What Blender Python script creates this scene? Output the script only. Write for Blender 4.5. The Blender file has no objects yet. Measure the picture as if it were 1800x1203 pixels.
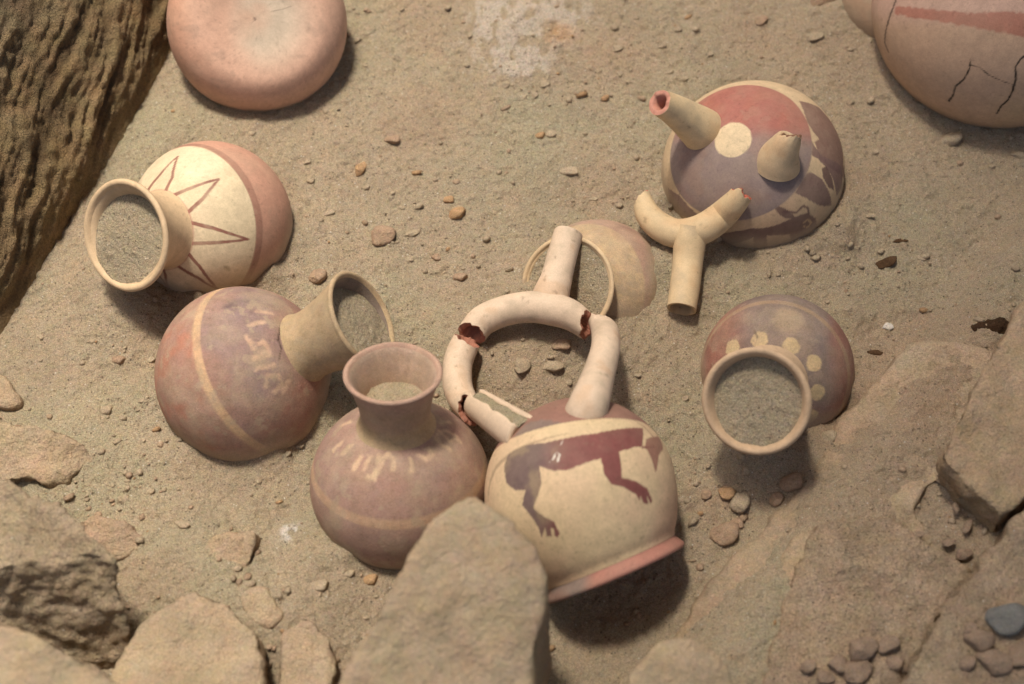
import bpy, math, random
import numpy as np
from mathutils import Vector, Matrix
from mathutils.bvhtree import BVHTree

# ------------------------------------------------------------------ camera, world, sun, exposure
SC = bpy.context.scene
COL = SC.collection
LENS, SENSOR, DIST, PITCH = 60.0, 36.0, 2.117, math.radians(60)
F = Vector((0, math.cos(PITCH), -math.sin(PITCH)))
U = Vector((0, math.sin(PITCH), math.cos(PITCH)))
X = Vector((1, 0, 0))
CAM = -F * DIST
cam_d = bpy.data.cameras.new('camera')
cam_d.lens = LENS; cam_d.sensor_width = SENSOR; cam_d.clip_start = 0.05; cam_d.clip_end = 200
cam_d.dof.use_dof = True; cam_d.dof.focus_distance = 2.10; cam_d.dof.aperture_fstop = 2.5
cam = bpy.data.objects.new('camera', cam_d); COL.objects.link(cam)
cam.location = CAM; cam.rotation_euler = (math.radians(90) - PITCH, 0, 0)
SC.camera = cam

SUN_EL = math.radians(72)
SH = Vector((-0.50, 0.866, 0)).normalized()            # horizontal direction towards the sun
SUN = (SH * math.cos(SUN_EL) + Vector((0, 0, math.sin(SUN_EL)))).normalized()
world = bpy.data.worlds.new('World'); SC.world = world; world.use_nodes = True
wn = world.node_tree; bg = wn.nodes['Background']
sky = wn.nodes.new('ShaderNodeTexSky'); sky.sky_type = 'NISHITA'; sky.sun_disc = False
sky.sun_elevation = SUN_EL; sky.sun_rotation = math.atan2(SH.x, SH.y); sky.dust_density = 6.0; sky.ozone_density = 0.3
wn.links.new(sky.outputs[0], bg.inputs[0]); bg.inputs[1].default_value = 0.15
sl = bpy.data.lights.new('sun', 'SUN'); sl.energy = 4.3; sl.angle = math.radians(9); sl.color = (1.0, 0.93, 0.83)
so = bpy.data.objects.new('sun', sl); COL.objects.link(so)
so.rotation_euler = SUN.to_track_quat('Z', 'Y').to_euler()
vs = SC.view_settings
SC.display_settings.display_device = 'sRGB'
vs.view_transform = 'Standard'; vs.look = 'None'; vs.exposure = 0.0; vs.gamma = 1.0; vs.use_curve_mapping = False

random.seed(7); RNG = np.random.default_rng(7)
PX = DIST * SENSOR / LENS / 1800.0                     # metres for one photo pixel at the centre of the floor

# ------------------------------------------------------------------ helpers
def ray(px, py):
    return (F + X * ((px - 900) / 1800 * SENSOR / LENS) - U * ((py - 601.5) / 1800 * SENSOR / LENS)).normalized()
def G(px, py, z=0.0):
    """world point seen at photo position px, py at height z (in px units) above the floor"""
    d = ray(px, py); t = (z * PX - CAM.z) / d.z
    return CAM + d * t
def basis(px, py):
    t = -ray(px, py); r = U.cross(t).normalized(); u = t.cross(r).normalized()
    return r, u, t
def mpp(p):                                            # metres per photo pixel at world point p
    return (p - CAM).dot(F) * SENSOR / LENS / 1800
def project(P):
    """N x 3 world points -> photo pixels"""
    V = P - np.array(CAM); d = V @ np.array(F)
    k = LENS / SENSOR * 1800
    return 900 + V @ np.array(X) / d * k, 601.5 - V @ np.array(U) / d * k
def sst(a, b, x):
    t = np.clip((x - a) / (b - a), 0, 1); return t * t * (3 - 2 * t)

def _h(ix, iy, iz, s):
    n = (ix * 374761393 + iy * 668265263 + iz * 2147483647 + s * 974711) & 0xffffffff
    n = ((n ^ (n >> 13)) * 1274126177) & 0xffffffff
    n = ((n ^ (n >> 15)) * 2246822519) & 0xffffffff
    return ((n ^ (n >> 16)) & 0xffff) / 65535.0
def noise(P, scale, seed=0):
    P = np.asarray(P, float) * scale
    if P.shape[1] == 2: P = np.column_stack([P, np.zeros(len(P))])
    i = np.floor(P).astype(np.int64); f = P - i; f = f * f * (3 - 2 * f)
    o = 0
    for dx in (0, 1):
        wx = f[:, 0] if dx else 1 - f[:, 0]
        for dy in (0, 1):
            wy = f[:, 1] if dy else 1 - f[:, 1]
            for dz in (0, 1):
                wz = f[:, 2] if dz else 1 - f[:, 2]
                o = o + wx * wy * wz * _h(i[:, 0] + dx, i[:, 1] + dy, i[:, 2] + dz, seed)
    return o * 2 - 1
def fbm(P, scale, octv=4, seed=0, gain=0.5):
    a, o, s = 1.0, 0, 0
    for k in range(octv):
        o = o + a * noise(P, scale * 2.03 ** k, seed + k * 17); s += a; a *= gain
    return o / s

def put(o, label=None, cat=None, group=None, kind=None):
    if label: o['label'] = label
    if cat: o['category'] = cat
    if group: o['group'] = group
    if kind: o['kind'] = kind
    return o
def empty(name, loc, label, cat, group=None):
    o = bpy.data.objects.new(name, None); COL.objects.link(o); o.location = loc; o.empty_display_size = 0.03
    return put(o, label, cat, group)
def make_mesh(name, V, Fc, colors=None, smooth=True):
    me = bpy.data.meshes.new(name)
    V = np.asarray(V, np.float32)
    if isinstance(Fc, np.ndarray):
        n = Fc.shape[1]
        me.vertices.add(len(V)); me.vertices.foreach_set('co', V.ravel())
        me.loops.add(Fc.size); me.loops.foreach_set('vertex_index', Fc.astype(np.int32).ravel())
        me.polygons.add(len(Fc)); me.polygons.foreach_set('loop_start', np.arange(0, Fc.size, n, dtype=np.int32))
        me.update(calc_edges=True); me.validate()
    else:
        me.from_pydata([tuple(map(float, v)) for v in V], [], Fc); me.update()
    if smooth: me.polygons.foreach_set('use_smooth', np.ones(len(me.polygons), bool))
    if colors is not None: set_color(me, colors)
    return me
def set_color(me, c):
    a = me.color_attributes.new('Col', 'FLOAT_COLOR', 'POINT')
    c = np.asarray(c, np.float32)
    if c.ndim == 1: c = np.tile(c, (len(me.vertices), 1))
    a.data.foreach_set('color', np.column_stack([np.clip(c, 0.004, 0.95), np.ones(len(c))]).astype(np.float32).ravel())
def link(name, me, mat, parent=None, loc=None):
    o = bpy.data.objects.new(name, me); COL.objects.link(o)
    if not me.materials: me.materials.append(mat)
    if parent: o.parent = parent
    if loc is not None: o.location = loc
    return o
def grid_faces(nu, nv, wrap=False):
    """rows nv, columns nu"""
    a = np.arange(nv - 1)[:, None] * nu; cols = np.arange(nu if wrap else nu - 1)[None, :]
    nx = (cols + 1) % nu
    return np.stack([a + cols, a + nx, a + nu + nx, a + nu + cols], -1).reshape(-1, 4)
def lin(r, g, b):
    f = lambda c: ((c / 255 + 0.055) / 1.055) ** 2.4 if c > 10 else c / 255 / 12.92
    return np.array([f(r), f(g), f(b)])

# ------------------------------------------------------------------ materials
def nd(t, typ, **kw):
    n = t.nodes.new(typ)
    for k, v in kw.items(): setattr(n, k, v)
    return n
def material(name, rough=0.9, grain=(900, 0.35), blotch=(18, 0.15), bumps=((600, 0.0006),), spec=0.25, specks=0.0, hue=()):
    """colour from the painted attribute, broken up by grain and blotches; fine relief by bump"""
    m = bpy.data.materials.new(name); m.use_nodes = True; t = m.node_tree
    b = t.nodes['Principled BSDF']; b.inputs['Roughness'].default_value = rough
    b.inputs['Specular IOR Level'].default_value = spec
    at = nd(t, 'ShaderNodeAttribute', attribute_name='Col')
    geo = nd(t, 'ShaderNodeNewGeometry')
    def nz(scale, det=3, rg=0.6):
        n = nd(t, 'ShaderNodeTexNoise'); n.inputs['Scale'].default_value = scale
        n.inputs['Detail'].default_value = det; n.inputs['Roughness'].default_value = rg
        t.links.new(geo.outputs['Position'], n.inputs['Vector']); return n.outputs[0]
    def mth(op, a, bb):
        n = nd(t, 'ShaderNodeMath', operation=op)
        for k, v in ((0, a), (1, bb)):
            if isinstance(v, (int, float)): n.inputs[k].default_value = v
            else: t.links.new(v, n.inputs[k])
        return n.outputs[0]
    fac = 1.0
    for sc, am in (grain, blotch):
        v = mth('MULTIPLY_ADD', nz(sc), 1.0)
        n = v.node; n.inputs[1].default_value = 4 * am; n.inputs[2].default_value = 1 - 2 * am
        fac = mth('MULTIPLY', fac, v) if fac != 1.0 else v
    vm = nd(t, 'ShaderNodeVectorMath', operation='SCALE')
    t.links.new(at.outputs['Color'], vm.inputs[0]); t.links.new(fac, vm.inputs['Scale'])
    out = vm.outputs[0]
    if hue:
        for hs, ha in hue:
            hn = nd(t, 'ShaderNodeTexNoise'); hn.inputs['Scale'].default_value = hs; hn.inputs['Detail'].default_value = 2
            t.links.new(geo.outputs['Position'], hn.inputs['Vector'])
            ma = nd(t, 'ShaderNodeVectorMath', operation='MULTIPLY_ADD'); t.links.new(hn.outputs['Color'], ma.inputs[0])
            ma.inputs[1].default_value = (1.8 * ha, .7 * ha, 2 * ha); ma.inputs[2].default_value = (1 - .9 * ha, 1 - .35 * ha, 1 - ha)
            mu = nd(t, 'ShaderNodeVectorMath', operation='MULTIPLY'); t.links.new(out, mu.inputs[0]); t.links.new(ma.outputs[0], mu.inputs[1]); out = mu.outputs[0]
    if specks:  # pale and dark grains scattered through the colour
        vo = nd(t, 'ShaderNodeTexVoronoi'); vo.inputs['Scale'].default_value = 330
        t.links.new(geo.outputs['Position'], vo.inputs['Vector'])
        sep = nd(t, 'ShaderNodeSeparateColor'); t.links.new(vo.outputs['Color'], sep.inputs[0])
        sel = mth('GREATER_THAN', sep.outputs[0], 1 - specks)
        near = mth('LESS_THAN', vo.outputs['Distance'], 0.30)
        k = mth('MULTIPLY', sel, near)
        mx = nd(t, 'ShaderNodeMix', data_type='RGBA'); t.links.new(k, mx.inputs[0])
        t.links.new(out, mx.inputs[6]); mx.inputs[7].default_value = (0.62, 0.56, 0.46, 1); out = mx.outputs[2]
        sel2 = mth('GREATER_THAN', sep.outputs[1], 0.965)
        k2 = mth('MULTIPLY', sel2, mth('LESS_THAN', vo.outputs['Distance'], 0.42))
        mx2 = nd(t, 'ShaderNodeMix', data_type='RGBA'); t.links.new(mth('MULTIPLY', k2, 0.7), mx2.inputs[0])
        t.links.new(out, mx2.inputs[6]); mx2.inputs[7].default_value = (0.11, 0.085, 0.06, 1); out = mx2.outputs[2]
    t.links.new(out, b.inputs['Base Color'])
    prev = None
    for sc, dist in bumps:
        bp = nd(t, 'ShaderNodeBump'); bp.inputs['Distance'].default_value = dist; bp.inputs['Strength'].default_value = 1
        t.links.new(nz(sc, 4, 0.65), bp.inputs['Height'])
        if prev: t.links.new(prev, bp.inputs['Normal'])
        prev = bp.outputs[0]
    if prev: t.links.new(prev, b.inputs['Normal'])
    return m
M_SAND = material('sand', 0.97, (760, 0.55), (9, 0.05), ((80, 0.0045), (230, 0.0040), (620, 0.0020)), 0.10, specks=0.02, hue=((240, .13), (60, .07)))
M_EARTH = material('packed_earth', 0.95, (600, 0.40), (20, 0.16), ((45, 0.006), (210, 0.0036)), 0.10, hue=((160, .12), (30, .12)))
M_ROUGH = material('crumbly_earth', 0.96, (500, 0.45), (26, 0.20), ((30, 0.010), (110, 0.007), (420, 0.0028)), 0.10, specks=0.006, hue=((160, .12), (30, .10)))
M_WALL = material('mud_wall', 0.8, (420, 0.34), (22, 0.24), ((60, 0.006), (170, 0.0060), (480, 0.0024)), 0.30, hue=((40, .16),))
M_CLAY = material('fired_clay', 0.66, (620, 0.10), (60, 0.09), ((90, 0.0004), (420, 0.00022)), 0.28)
M_DUSTY = material('dusty_clay', 0.88, (700, 0.22), (50, 0.14), ((70, 0.0006), (500, 0.0007)), 0.15, hue=((60, .07), (350, .08)))
M_STONE = material('stone', 0.96, (700, 0.40), (60, 0.12), ((140, 0.0035), (500, 0.0018)), 0.10, hue=((200, .12),))

SAND = lin(184, 165, 137) * 0.88
SANDG = lin(176, 163, 134) * 0.88
REDD = lin(182, 156, 128) * 0.88

# ------------------------------------------------------------------ floor relief
MOUNDS = [  # px, py, radius px, height px
    (955, 610, 165, 46), (850, 640, 110, 18), (1040, 560, 120, 10), (390, 520, 80, 10), (640, 560, 85, 26),
    (1190, 470, 90, 24), (1330, 520, 90, 14), (1400, 300, 120, 16), (300, 250, 90, 22), (420, 250, 90, 16),
    (400, 500, 60, 12), (700, 720, 60, 0), (900, 80, 140, 14), (1530, 30, 90, 18), (520, 480, 80, 10),
    (330, 960, 150, 26), (430, 1080, 140, 40), (150, 800, 120, 20), (560, 1120, 120, 22), (230, 1100, 150, 20),
    (330, 805, 40, 20), (480, 800, 34, 28), (548, 735, 30, 22), (598, 905, 30, 14), (618, 985, 30, 20), (1490, 560, 40, 16), (1505, 700, 30, 22), (1255, 445, 34, 12), (1470, 425, 38, 26), (475, 492, 30, 22), (345, 540, 30, 16), (265, 700, 40, 14), (225, 545, 75, 34), (170, 480, 60, 20), (600, 690, 45, 16),
    (500, 420, 60, 22), (440, 770, 60, 20), (560, 690, 55, 16), (560, 960, 60, 14), (1480, 380, 70, 20), (1400, 440, 70, 16), (1490, 660, 60, 20), (1440, 770, 50, 14), (1160, 480, 60, 18),
    (1040, 1080, 110, -30), (1120, 1000, 80, -14), (1340, 800, 90, 50), (1640, 420, 170, 6),
]
MW = [(G(a, b), r, h) for a, b, r, h in MOUNDS]
# line of the right-hand earth ledge (world)
LA, LB = G(1590, 600), G(1130, 1203)
def Hm(P):
    """macro height of the floor at N x 2 points (metres)"""
    h = 0.010 * fbm(P, 3.2, 3, 3) + 0.004 * fbm(P, 13, 3, 9)
    for c, r, hh in MW:
        d2 = (P[:, 0] - c.x) ** 2 + (P[:, 1] - c.y) ** 2
        h = h + hh * PX * np.exp(-d2 / (2 * (r * PX * 0.62) ** 2))
    dx, dy = LB.x - LA.x, LB.y - LA.y; L = math.hypot(dx, dy)
    s = ((P[:, 0] - LA.x) * (-dy) + (P[:, 1] - LA.y) * dx) / L   # signed distance to the ledge, positive = right
    s = s + 0.012 * fbm(P, 7, 3, 21)
    fade = 1 - sst(0.08, 0.30, P[:, 1] - LA.y)
    h = h + fade * (0.050 * sst(-0.02, 0.07, s) + 0.018 * sst(0.07, 0.3, s))
    return h
def Hd(P):
    h = Hm(P) + 0.0034 * fbm(P, 38, 4, 31) * (.6 + .8 * sst(-.3, .5, fbm(P, 4, 2, 35)))
    n = noise(P, 120, 40); n2 = noise(P, 190, 41)
    h = h + 0.0022 * sst(0.30, 0.55, n) + 0.0012 * sst(0.35, 0.6, n2) + 0.0012 * np.abs(fbm(P, 75, 2, 43))
    return h
def Hz(x, y): return float(Hm(np.array([[x, y]]))[0])
def on_floor(px, py):
    """world point where the photo position meets the floor relief"""
    p = G(px, py)
    for _ in range(6): p = G(px, py, Hz(p.x, p.y) / PX)
    return p

# ------------------------------------------------------------------ ground
def build_ground():
    x0, x1, y0, y1, st = -0.86, 0.90, -0.62, 0.80, 0.0027
    xs = np.arange(x0, x1, st); ys = np.arange(y0, y1, st)
    gx, gy = np.meshgrid(xs, ys); P = np.column_stack([gx.ravel(), gy.ravel()])
    h = Hd(P)
    px, py = project(np.column_stack([P, Hm(P)]))
    Q = np.column_stack([px, py])
    # colour
    n1 = fbm(P, 6, 4, 51); n2 = fbm(P, 28, 3, 61)
    c = SAND + (SANDG - SAND) * sst(-0.3, 0.5, n1)[:, None]
    red = np.clip(sst(0.05, 0.6, fbm(P, 9, 3, 71)) * 0.55 + sst(0.2, 0.6, n2) * 0.35, 0, 1)
    def g(cx, cy, sx, sy): return np.exp(-((px - cx) / sx) ** 2 - ((py - cy) / sy) ** 2)
    red = red + 0.8 * g(1090, 90, 80, 70) + 0.5 * g(1010, 600, 200, 90) + 0.4 * g(1500, 90, 150, 70) + 0.5 * g(1620, 780, 220, 260) + 0.6 * g(855, 175, 26, 40)
    red = np.clip(red, 0, 1) * .8
    c = c + (REDD - c) * red[:, None]
    c = c * (1 + 0.10 * n1 + 0.08 * n2)[:, None]
    # whitish mineral crust at the top and a speck by the small bulbous jar
    w = g(905, 70, 75, 75) + 0.9 * g(985, 25, 60, 40) + 0.8 * g(855, 30, 35, 60) + 1.3 * g(918, 118, 34, 22)
    wn_ = fbm(P * np.array([1.0, .5]), 85, 4, 81)
    k = np.clip(w, 0, 1.2) * sst(-0.12, 0.22, wn_ + 0.3 * (w - .7))
    k = np.clip(k, 0, 0.85) * .8
    c = c + (lin(216, 200, 180) * .85 - c) * k[:, None]
    k3 = np.clip(g(516, 938, 22, 13), 0, 1) * sst(0.0, 0.35, fbm(P, 110, 3, 88))
    c = c + (lin(238, 232, 222) - c) * k3[:, None]
    yel = np.clip(g(985, 60, 25, 18) * 1.2, 0, 1) * 0.5
    c = c + (lin(190, 140, 90) - c) * yel[:, None]
    h = h + k * 0.0035 * (0.5 + fbm(P, 90, 2, 90))
    V = np.column_stack([P, h])
    me = make_mesh('sand_floor', V, grid_faces(len(xs), len(ys)), c)
    put(link('sand_floor', me, M_SAND), kind='structure')
    # the wider earth around the pit floor
    xs = np.concatenate([np.linspace(-30, -1.5, 14), np.linspace(-1.2, 1.2, 25), np.linspace(1.5, 30, 14)])
    ys = xs.copy(); gx, gy = np.meshgrid(xs, ys); P = np.column_stack([gx.ravel(), gy.ravel()])
    h = np.where((np.abs(P[:, 0]) < 0.82) & (P[:, 1] > -0.6) & (P[:, 1] < 0.78), -0.10, Hm(P) - 0.012)
    me = make_mesh('ground', np.column_stack([P, h]), grid_faces(len(xs), len(ys)), np.tile(SAND, (len(P), 1)))
    put(link('ground', me, M_SAND), kind='structure')
build_ground()

# ------------------------------------------------------------------ mud wall, top left
def build_wall():
    A, B = G(-6, 592), G(302, 112)
    d = (B - A); d.z = 0; d.normalize(); A2 = A - d * 0.75; Lw = 2.3
    n = Vector((d.y, -d.x, 0))                        # towards the floor
    t = math.radians(36); up = (Vector((0, 0, 1)) * math.cos(t) - n * math.sin(t))
    nu, nv = 560, 330; us = np.linspace(0, Lw, nu); vv = np.linspace(-0.09, 1.0, nv)
    gu, gv = np.meshgrid(us, vv); gu = gu.ravel(); gv = gv.ravel()
    # strand direction leans along +u as it rises
    w = gv * .96 - 0.26 * gu; a = gu + .26 * gv
    Pn = np.column_stack([w, a * 0.12]); Pm = np.column_stack([w, a * 0.13])
    warp = 0.030 * fbm(np.column_stack([gu, gv]), 6, 3, 5)
    Pn[:, 0] += warp; Pm[:, 0] += warp
    r1 = 1 - np.abs(fbm(Pn, 16, 3, 101)) * 2.4
    r2 = 1 - np.abs(fbm(Pm, 42, 3, 111)) * 2.4
    r3 = fbm(np.column_stack([gu, gv]), 60, 3, 121)
    big = fbm(np.column_stack([gu, gv]), 3.2, 3, 131)
    lump = fbm(np.column_stack([w, a * .6]), 11, 3, 141)
    disp = 0.022 * big + 0.0055 * r1 + 0.0050 * r2 + 0.0040 * (1 - np.abs(fbm(np.column_stack([w + warp * .5, a * 0.10]), 95, 3, 181)) * 2.4) + 0.010 * fbm(np.column_stack([w, a * .3]), 9, 3, 183) + 0.0040 * r3 + 0.007 * lump + .003 * fbm(np.column_stack([gu, gv]), 130, 2, 171)
    foot = 1 - sst(-0.01, 0.06, gv)
    disp = disp * (1 - 0.7 * foot) - 0.006 * foot
    base = np.array(A2)[None, :] + gu[:, None] * np.array(d) + gv[:, None] * np.array(up)
    V = base + disp[:, None] * np.array((n * math.cos(t) + Vector((0, 0, 1)) * math.sin(t)))
    brown = lin(158, 132, 92) * .75; tan = lin(194, 163, 114) * .88; dark = lin(104, 82, 54) * .68; grey = lin(166, 148, 116) * .78
    k = sst(-0.2, 0.75, r1 * 0.6 + r2 * 0.4 + r3 * .2)
    c = dark + (brown - dark) * k[:, None]
    c = c + (tan - c) * (sst(0.15, 0.6, fbm(Pm, 14, 3, 151)) * .75)[:, None]
    c = c + (grey - c) * (sst(0.0, 0.5, fbm(np.column_stack([gu, gv]), 4.5, 3, 161)) * .6)[:, None]
    me = make_mesh('mud_wall', V, grid_faces(nu, nv), c)
    o = put(link('mud_wall', me, M_WALL), 'dark rough mud wall with slanting ridges rising at the upper left', 'wall')
    # solid bank behind the face
    topa = A2 + up * 0.99; pts = []
    for q in (A2 - d * .0, A2 + d * Lw): pts.append(q)
    Vb = []
    for q in pts:
        for (hh, back) in ((-0.09, 0.06), (0.985, 0.60), (0.985, 2.2), (-0.09, 2.2)):
            p = q - n * back; Vb.append((p.x, p.y, hh * math.cos(t) if hh > 0 else hh))
    Fb = [(0, 1, 5, 4), (1, 2, 6, 5), (2, 3, 7, 6), (3, 0, 4, 7), (0, 3, 2, 1), (4, 5, 6, 7)]
    me = make_mesh('bank', Vb, Fb, np.tile(SAND * .8, (8, 1)), smooth=False)
    put(link('earth_bank', me, M_EARTH), kind='structure')
build_wall()

# ------------------------------------------------------------------ unseen panel added high above to the right to dim that side
def build_shade_panel():
    h = 10.0; k = h / SUN.z
    a, b = G(1500, 100), G(1250, 1100)
    d = (b - a).normalized(); a2, b2 = a - d * 9 + SUN * k, b + d * 9 + SUN * k
    V = []
    for z in (h, h + 0.12):
        V += [(b2.x, b2.y, z), (b2.x + 14, b2.y, z), (a2.x + 14, a2.y, z), (a2.x, a2.y, z)]
    Fc = [(3, 2, 1, 0), (4, 5, 6, 7), (0, 1, 5, 4), (1, 2, 6, 5), (2, 3, 7, 6), (3, 0, 4, 7)]
    me = make_mesh('shade_panel', V, Fc, np.tile(lin(150, 130, 100) * .6, (8, 1)), smooth=False)
    put(link('shade_panel', me, M_EARTH), kind='structure')
build_shade_panel()

# ------------------------------------------------------------------ pots
def smooth_profile(pts, n):
    """Catmull-Rom through (r, z) points"""
    P = np.array(pts, float); m = len(P); out = []
    seg = np.linspace(0, m - 1, n)
    for s in seg:
        i = min(int(s), m - 2); f = s - i
        p0, p1, p2, p3 = P[max(i - 1, 0)], P[i], P[i + 1], P[min(i + 2, m - 1)]
        out.append(0.5 * ((2 * p1) + (-p0 + p2) * f + (2 * p0 - 5 * p1 + 4 * p2 - p3) * f * f + (-p0 + 3 * p1 - 3 * p2 + p3) * f ** 3))
    return np.array(out)

class Pot:
    """a vessel: body turned round its axis, placed by its body centre; lengths in photo pixels"""
    def __init__(s, name, label, cat, px, py, z, axis, R, group=None):
        s.c = G(px, py, z); s.m = mpp(s.c); s.R = R * s.m
        r, u, t = basis(px, py)
        s.ax = (r * axis[0] + u * axis[1] + t * axis[2]).normalized()
        # local frame: z axis = pot axis, x axis = towards the camera as far as possible
        xx = (t - s.ax * t.dot(s.ax))
        if xx.length < 0.25: xx = u - s.ax * u.dot(s.ax)
        xx.normalize(); s.xx = xx; s.yy = s.ax.cross(xx).normalized()
        s.rot = Matrix((s.xx, s.yy, s.ax)).transposed()
        s.root = empty(name, s.c, label, cat, group)
        s.root.rotation_euler = s.rot.to_euler()
        s.Rm = np.array(s.rot)
    def world(s, L): return L @ s.Rm.T + np.array(s.c)
    def local(s, p): return np.array(s.rot.transposed() @ (Vector(p) - s.c))
    def lathe(s, prof, nu, front=0.0):
        """revolve; front>0 packs the segments on the camera side"""
        t = np.arange(nu) / nu * 2 - 1                       # -1..1
        th = math.pi * (t - front * np.sin(math.pi * t) / math.pi)
        prof = np.asarray(prof) * s.m
        r = prof[:, 0][:, None]; z = prof[:, 1][:, None]
        V = np.stack([r * np.cos(th)[None], r * np.sin(th)[None], z + 0 * th[None]], -1).reshape(-1, 3)
        return V, grid_faces(nu, len(prof), wrap=True)
    def body(s, prof, nu, front, paint, mat, wob=0.0, name='body', dust=0.5, parent=None, contact=40):
        V, Fc = s.lathe(prof, nu, front)
        if wob: V = V * (1 + wob * noise(V, 9, 7))[:, None]
        s.V = V; W = s.world(V)
        s.bvh = BVHTree.FromPolygons([tuple(v) for v in W.tolist()], Fc.tolist())
        s.dir = V / np.linalg.norm(V, axis=1)[:, None]
        c = paint(s, V, W)
        c = s.dusty(c, W, dust, contact)
        me = make_mesh(name, V, Fc[:, ::-1], c)
        return link(name, me, mat, parent or s.root)
    def dusty(s, c, W, dust, contact=40):
        d = (W[:, 2] - Hm(W[:, :2])) / s.m
        n = fbm(W, 30, 4, 201); n2 = fbm(W, 120, 2, 203)
        k = sst(contact, 2, d + 22 * n) * 0.85 if contact > 2 else 0 * d
        k = np.maximum(k, dust * sst(-0.35, 0.55, n + 0.35 * n2))
        cake = sst(.22, .30, fbm(W, 75, 4, 207) + .25 * n) * sst(.08, .4, dust)
        k = np.maximum(k, cake * (.35 + dust * .5))
        c = c * (1 + .07 * noise(W, 420, 209) + .05 * fbm(W, 190, 2, 211))[:, None]
        c = mix(c, c * .62, sst(.62, .80, noise(W, 330, 213)) * .5)
        g_ = c @ np.array([.3, .6, .1]); c = (c * .84 + g_[:, None] * np.array([1.04, 1.0, .93]) * .16) * 1.10
        dc = SAND * 0.94 + (REDD * .88 - SAND * .88) * 0.35
        return c + (dc - c) * k[:, None]
    # --- decoration: photo positions are carried on to the surface, then painted in surface coordinates
    def hit(s, px, py):
        d = ray(px, py); r = s.bvh.ray_cast(CAM, d)
        if r[0] is None:
            p = CAM + d * ((s.c - CAM).dot(d)); r = s.bvh.find_nearest(p)
        v = s.local(r[0]); return v / np.linalg.norm(v)
    def flat(s, pts, ref=None):
        D = np.array([s.hit(*p) for p in pts]); c = D.mean(0); c /= np.linalg.norm(c)
        e1 = np.cross(c, [0.3, 0.2, 0.93]); e1 /= np.linalg.norm(e1); e2 = np.cross(c, e1)
        Rr = s.R / s.m
        def f(A):
            k = A @ c; kk = np.where(k > 0.15, k, 1)
            return np.column_stack([A @ e1 / kk, A @ e2 / kk]) * Rr, k > 0.15
        return f(D)[0], *f(s.dir)
    def poly(s, pts, soft=1.6, wear=2.0):
        """mask 0..1 of the painted polygon"""
        q, Q, ok = s.flat(pts)
        idx = np.where(ok & (np.abs(Q[:, 0] - q[:, 0].mean()) < np.ptp(q[:, 0]) + 20) & (np.abs(Q[:, 1] - q[:, 1].mean()) < np.ptp(q[:, 1]) + 20))[0]
        A = Q[idx]; ins = np.zeros(len(A), bool); dm = np.full(len(A), 1e9)
        for i in range(len(q)):
            a, b = q[i], q[(i + 1) % len(q)]
            e = b - a; t = np.clip(((A - a) @ e) / (e @ e + 1e-9), 0, 1)
            dm = np.minimum(dm, np.linalg.norm(A - a - t[:, None] * e, axis=1))
            cnd = (a[1] > A[:, 1]) != (b[1] > A[:, 1])
            xin = (b[0] - a[0]) * (A[:, 1] - a[1]) / (b[1] - a[1] + 1e-12) + a[0]
            ins ^= cnd & (A[:, 0] < xin)
        sd = np.where(ins, dm, -dm) + wear * noise(s.V[idx], 260, 77) * .5
        m = np.zeros(len(s.V)); m[idx] = sst(-soft / 2, soft / 2, sd); return m
    def line(s, pts, w, soft=1.6, wear=1.0):
        q, Q, ok = s.flat(pts); W = np.broadcast_to(np.asarray(w, float), (len(q),))
        idx = np.where(ok)[0]; A = Q[idx]; best = np.full(len(A), -1e9)
        if len(q) == 1: best = W[0] / 2 - np.linalg.norm(A - q[0], axis=1)
        for i in range(len(q) - 1):
            a, b = q[i], q[i + 1]; e = b - a; t = np.clip(((A - a) @ e) / (e @ e + 1e-9), 0, 1)
            best = np.maximum(best, (W[i] + (W[i + 1] - W[i]) * t) / 2 - np.linalg.norm(A - a - t[:, None] * e, axis=1))
        m = np.zeros(len(s.V)); m[idx] = sst(-soft / 2, soft / 2, best + wear * .5 * noise(s.V[idx], 260, 79)); return m
    def neck(s, r0, z0, r1, z1, th, mat, color, flare=1.6, name='neck', nu=96, incolor=None, dust=.3, contact=30, fillet=10, inner_to=None, foot=None):
        """flared neck with its rounded lip and inner wall"""
        n = 16; out = []
        for i in range(n + 1):
            t = i / n; out.append((r0 + (r1 - r0) * t ** flare + fillet * math.exp(-t * 9), z0 + (z1 - z0) * t))
        prof = out[:-1]
        lip = [(r1 + 1, z1 - th * .35), (r1 + 1.5, z1), (r1 - th * .25, z1 + th * .35), (r1 - th * .7, z1 + th * .2), (r1 - th, z1 - th * .35)]
        inn = [(r0 + (r1 - r0) * (1 - i / n) ** flare - th, z0 + (z1 - z0) * (1 - i / n)) for i in range(1, n)]
        V, Fc = s.lathe(smooth_profile(prof, 30).tolist() + [], nu)
        W = s.world(V); V = V * (1 + 0.006 * noise(V, 25, 5))[:, None]
        c = color(s, V, W) if callable(color) else np.tile(color, (len(V), 1))
        o = link(name, make_mesh(name, V, Fc[:, ::-1], s.dusty(c, W, dust, contact)), mat, s.root)
        V, Fc = s.lathe([prof[-1]] + lip, nu)
        wv = 1 + 0.006 * noise(V, 25, 5); V = V * wv[:, None]; W = s.world(V)
        c = color(s, V, W) if callable(color) else np.tile(color, (len(V), 1))
        c = c * (1.04 + .10 * noise(V, 130, 9))[:, None]
        link('rim', make_mesh('rim', V, Fc[:, ::-1], s.dusty(c, W, dust * .7, contact * .6)), mat, o)
        V, Fc = s.lathe([lip[-1]] + inn, nu); V = V * (1 + 0.006 * noise(V, 25, 5))[:, None]; W = s.world(V)
        ic = color if incolor is None else incolor
        c = ic(s, V, W) if callable(ic) else np.tile(ic, (len(V), 1))
        link('inner_wall', make_mesh('inner_wall', V, Fc[:, ::-1], s.dusty(c, W, dust, 0)), mat, o)
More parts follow.
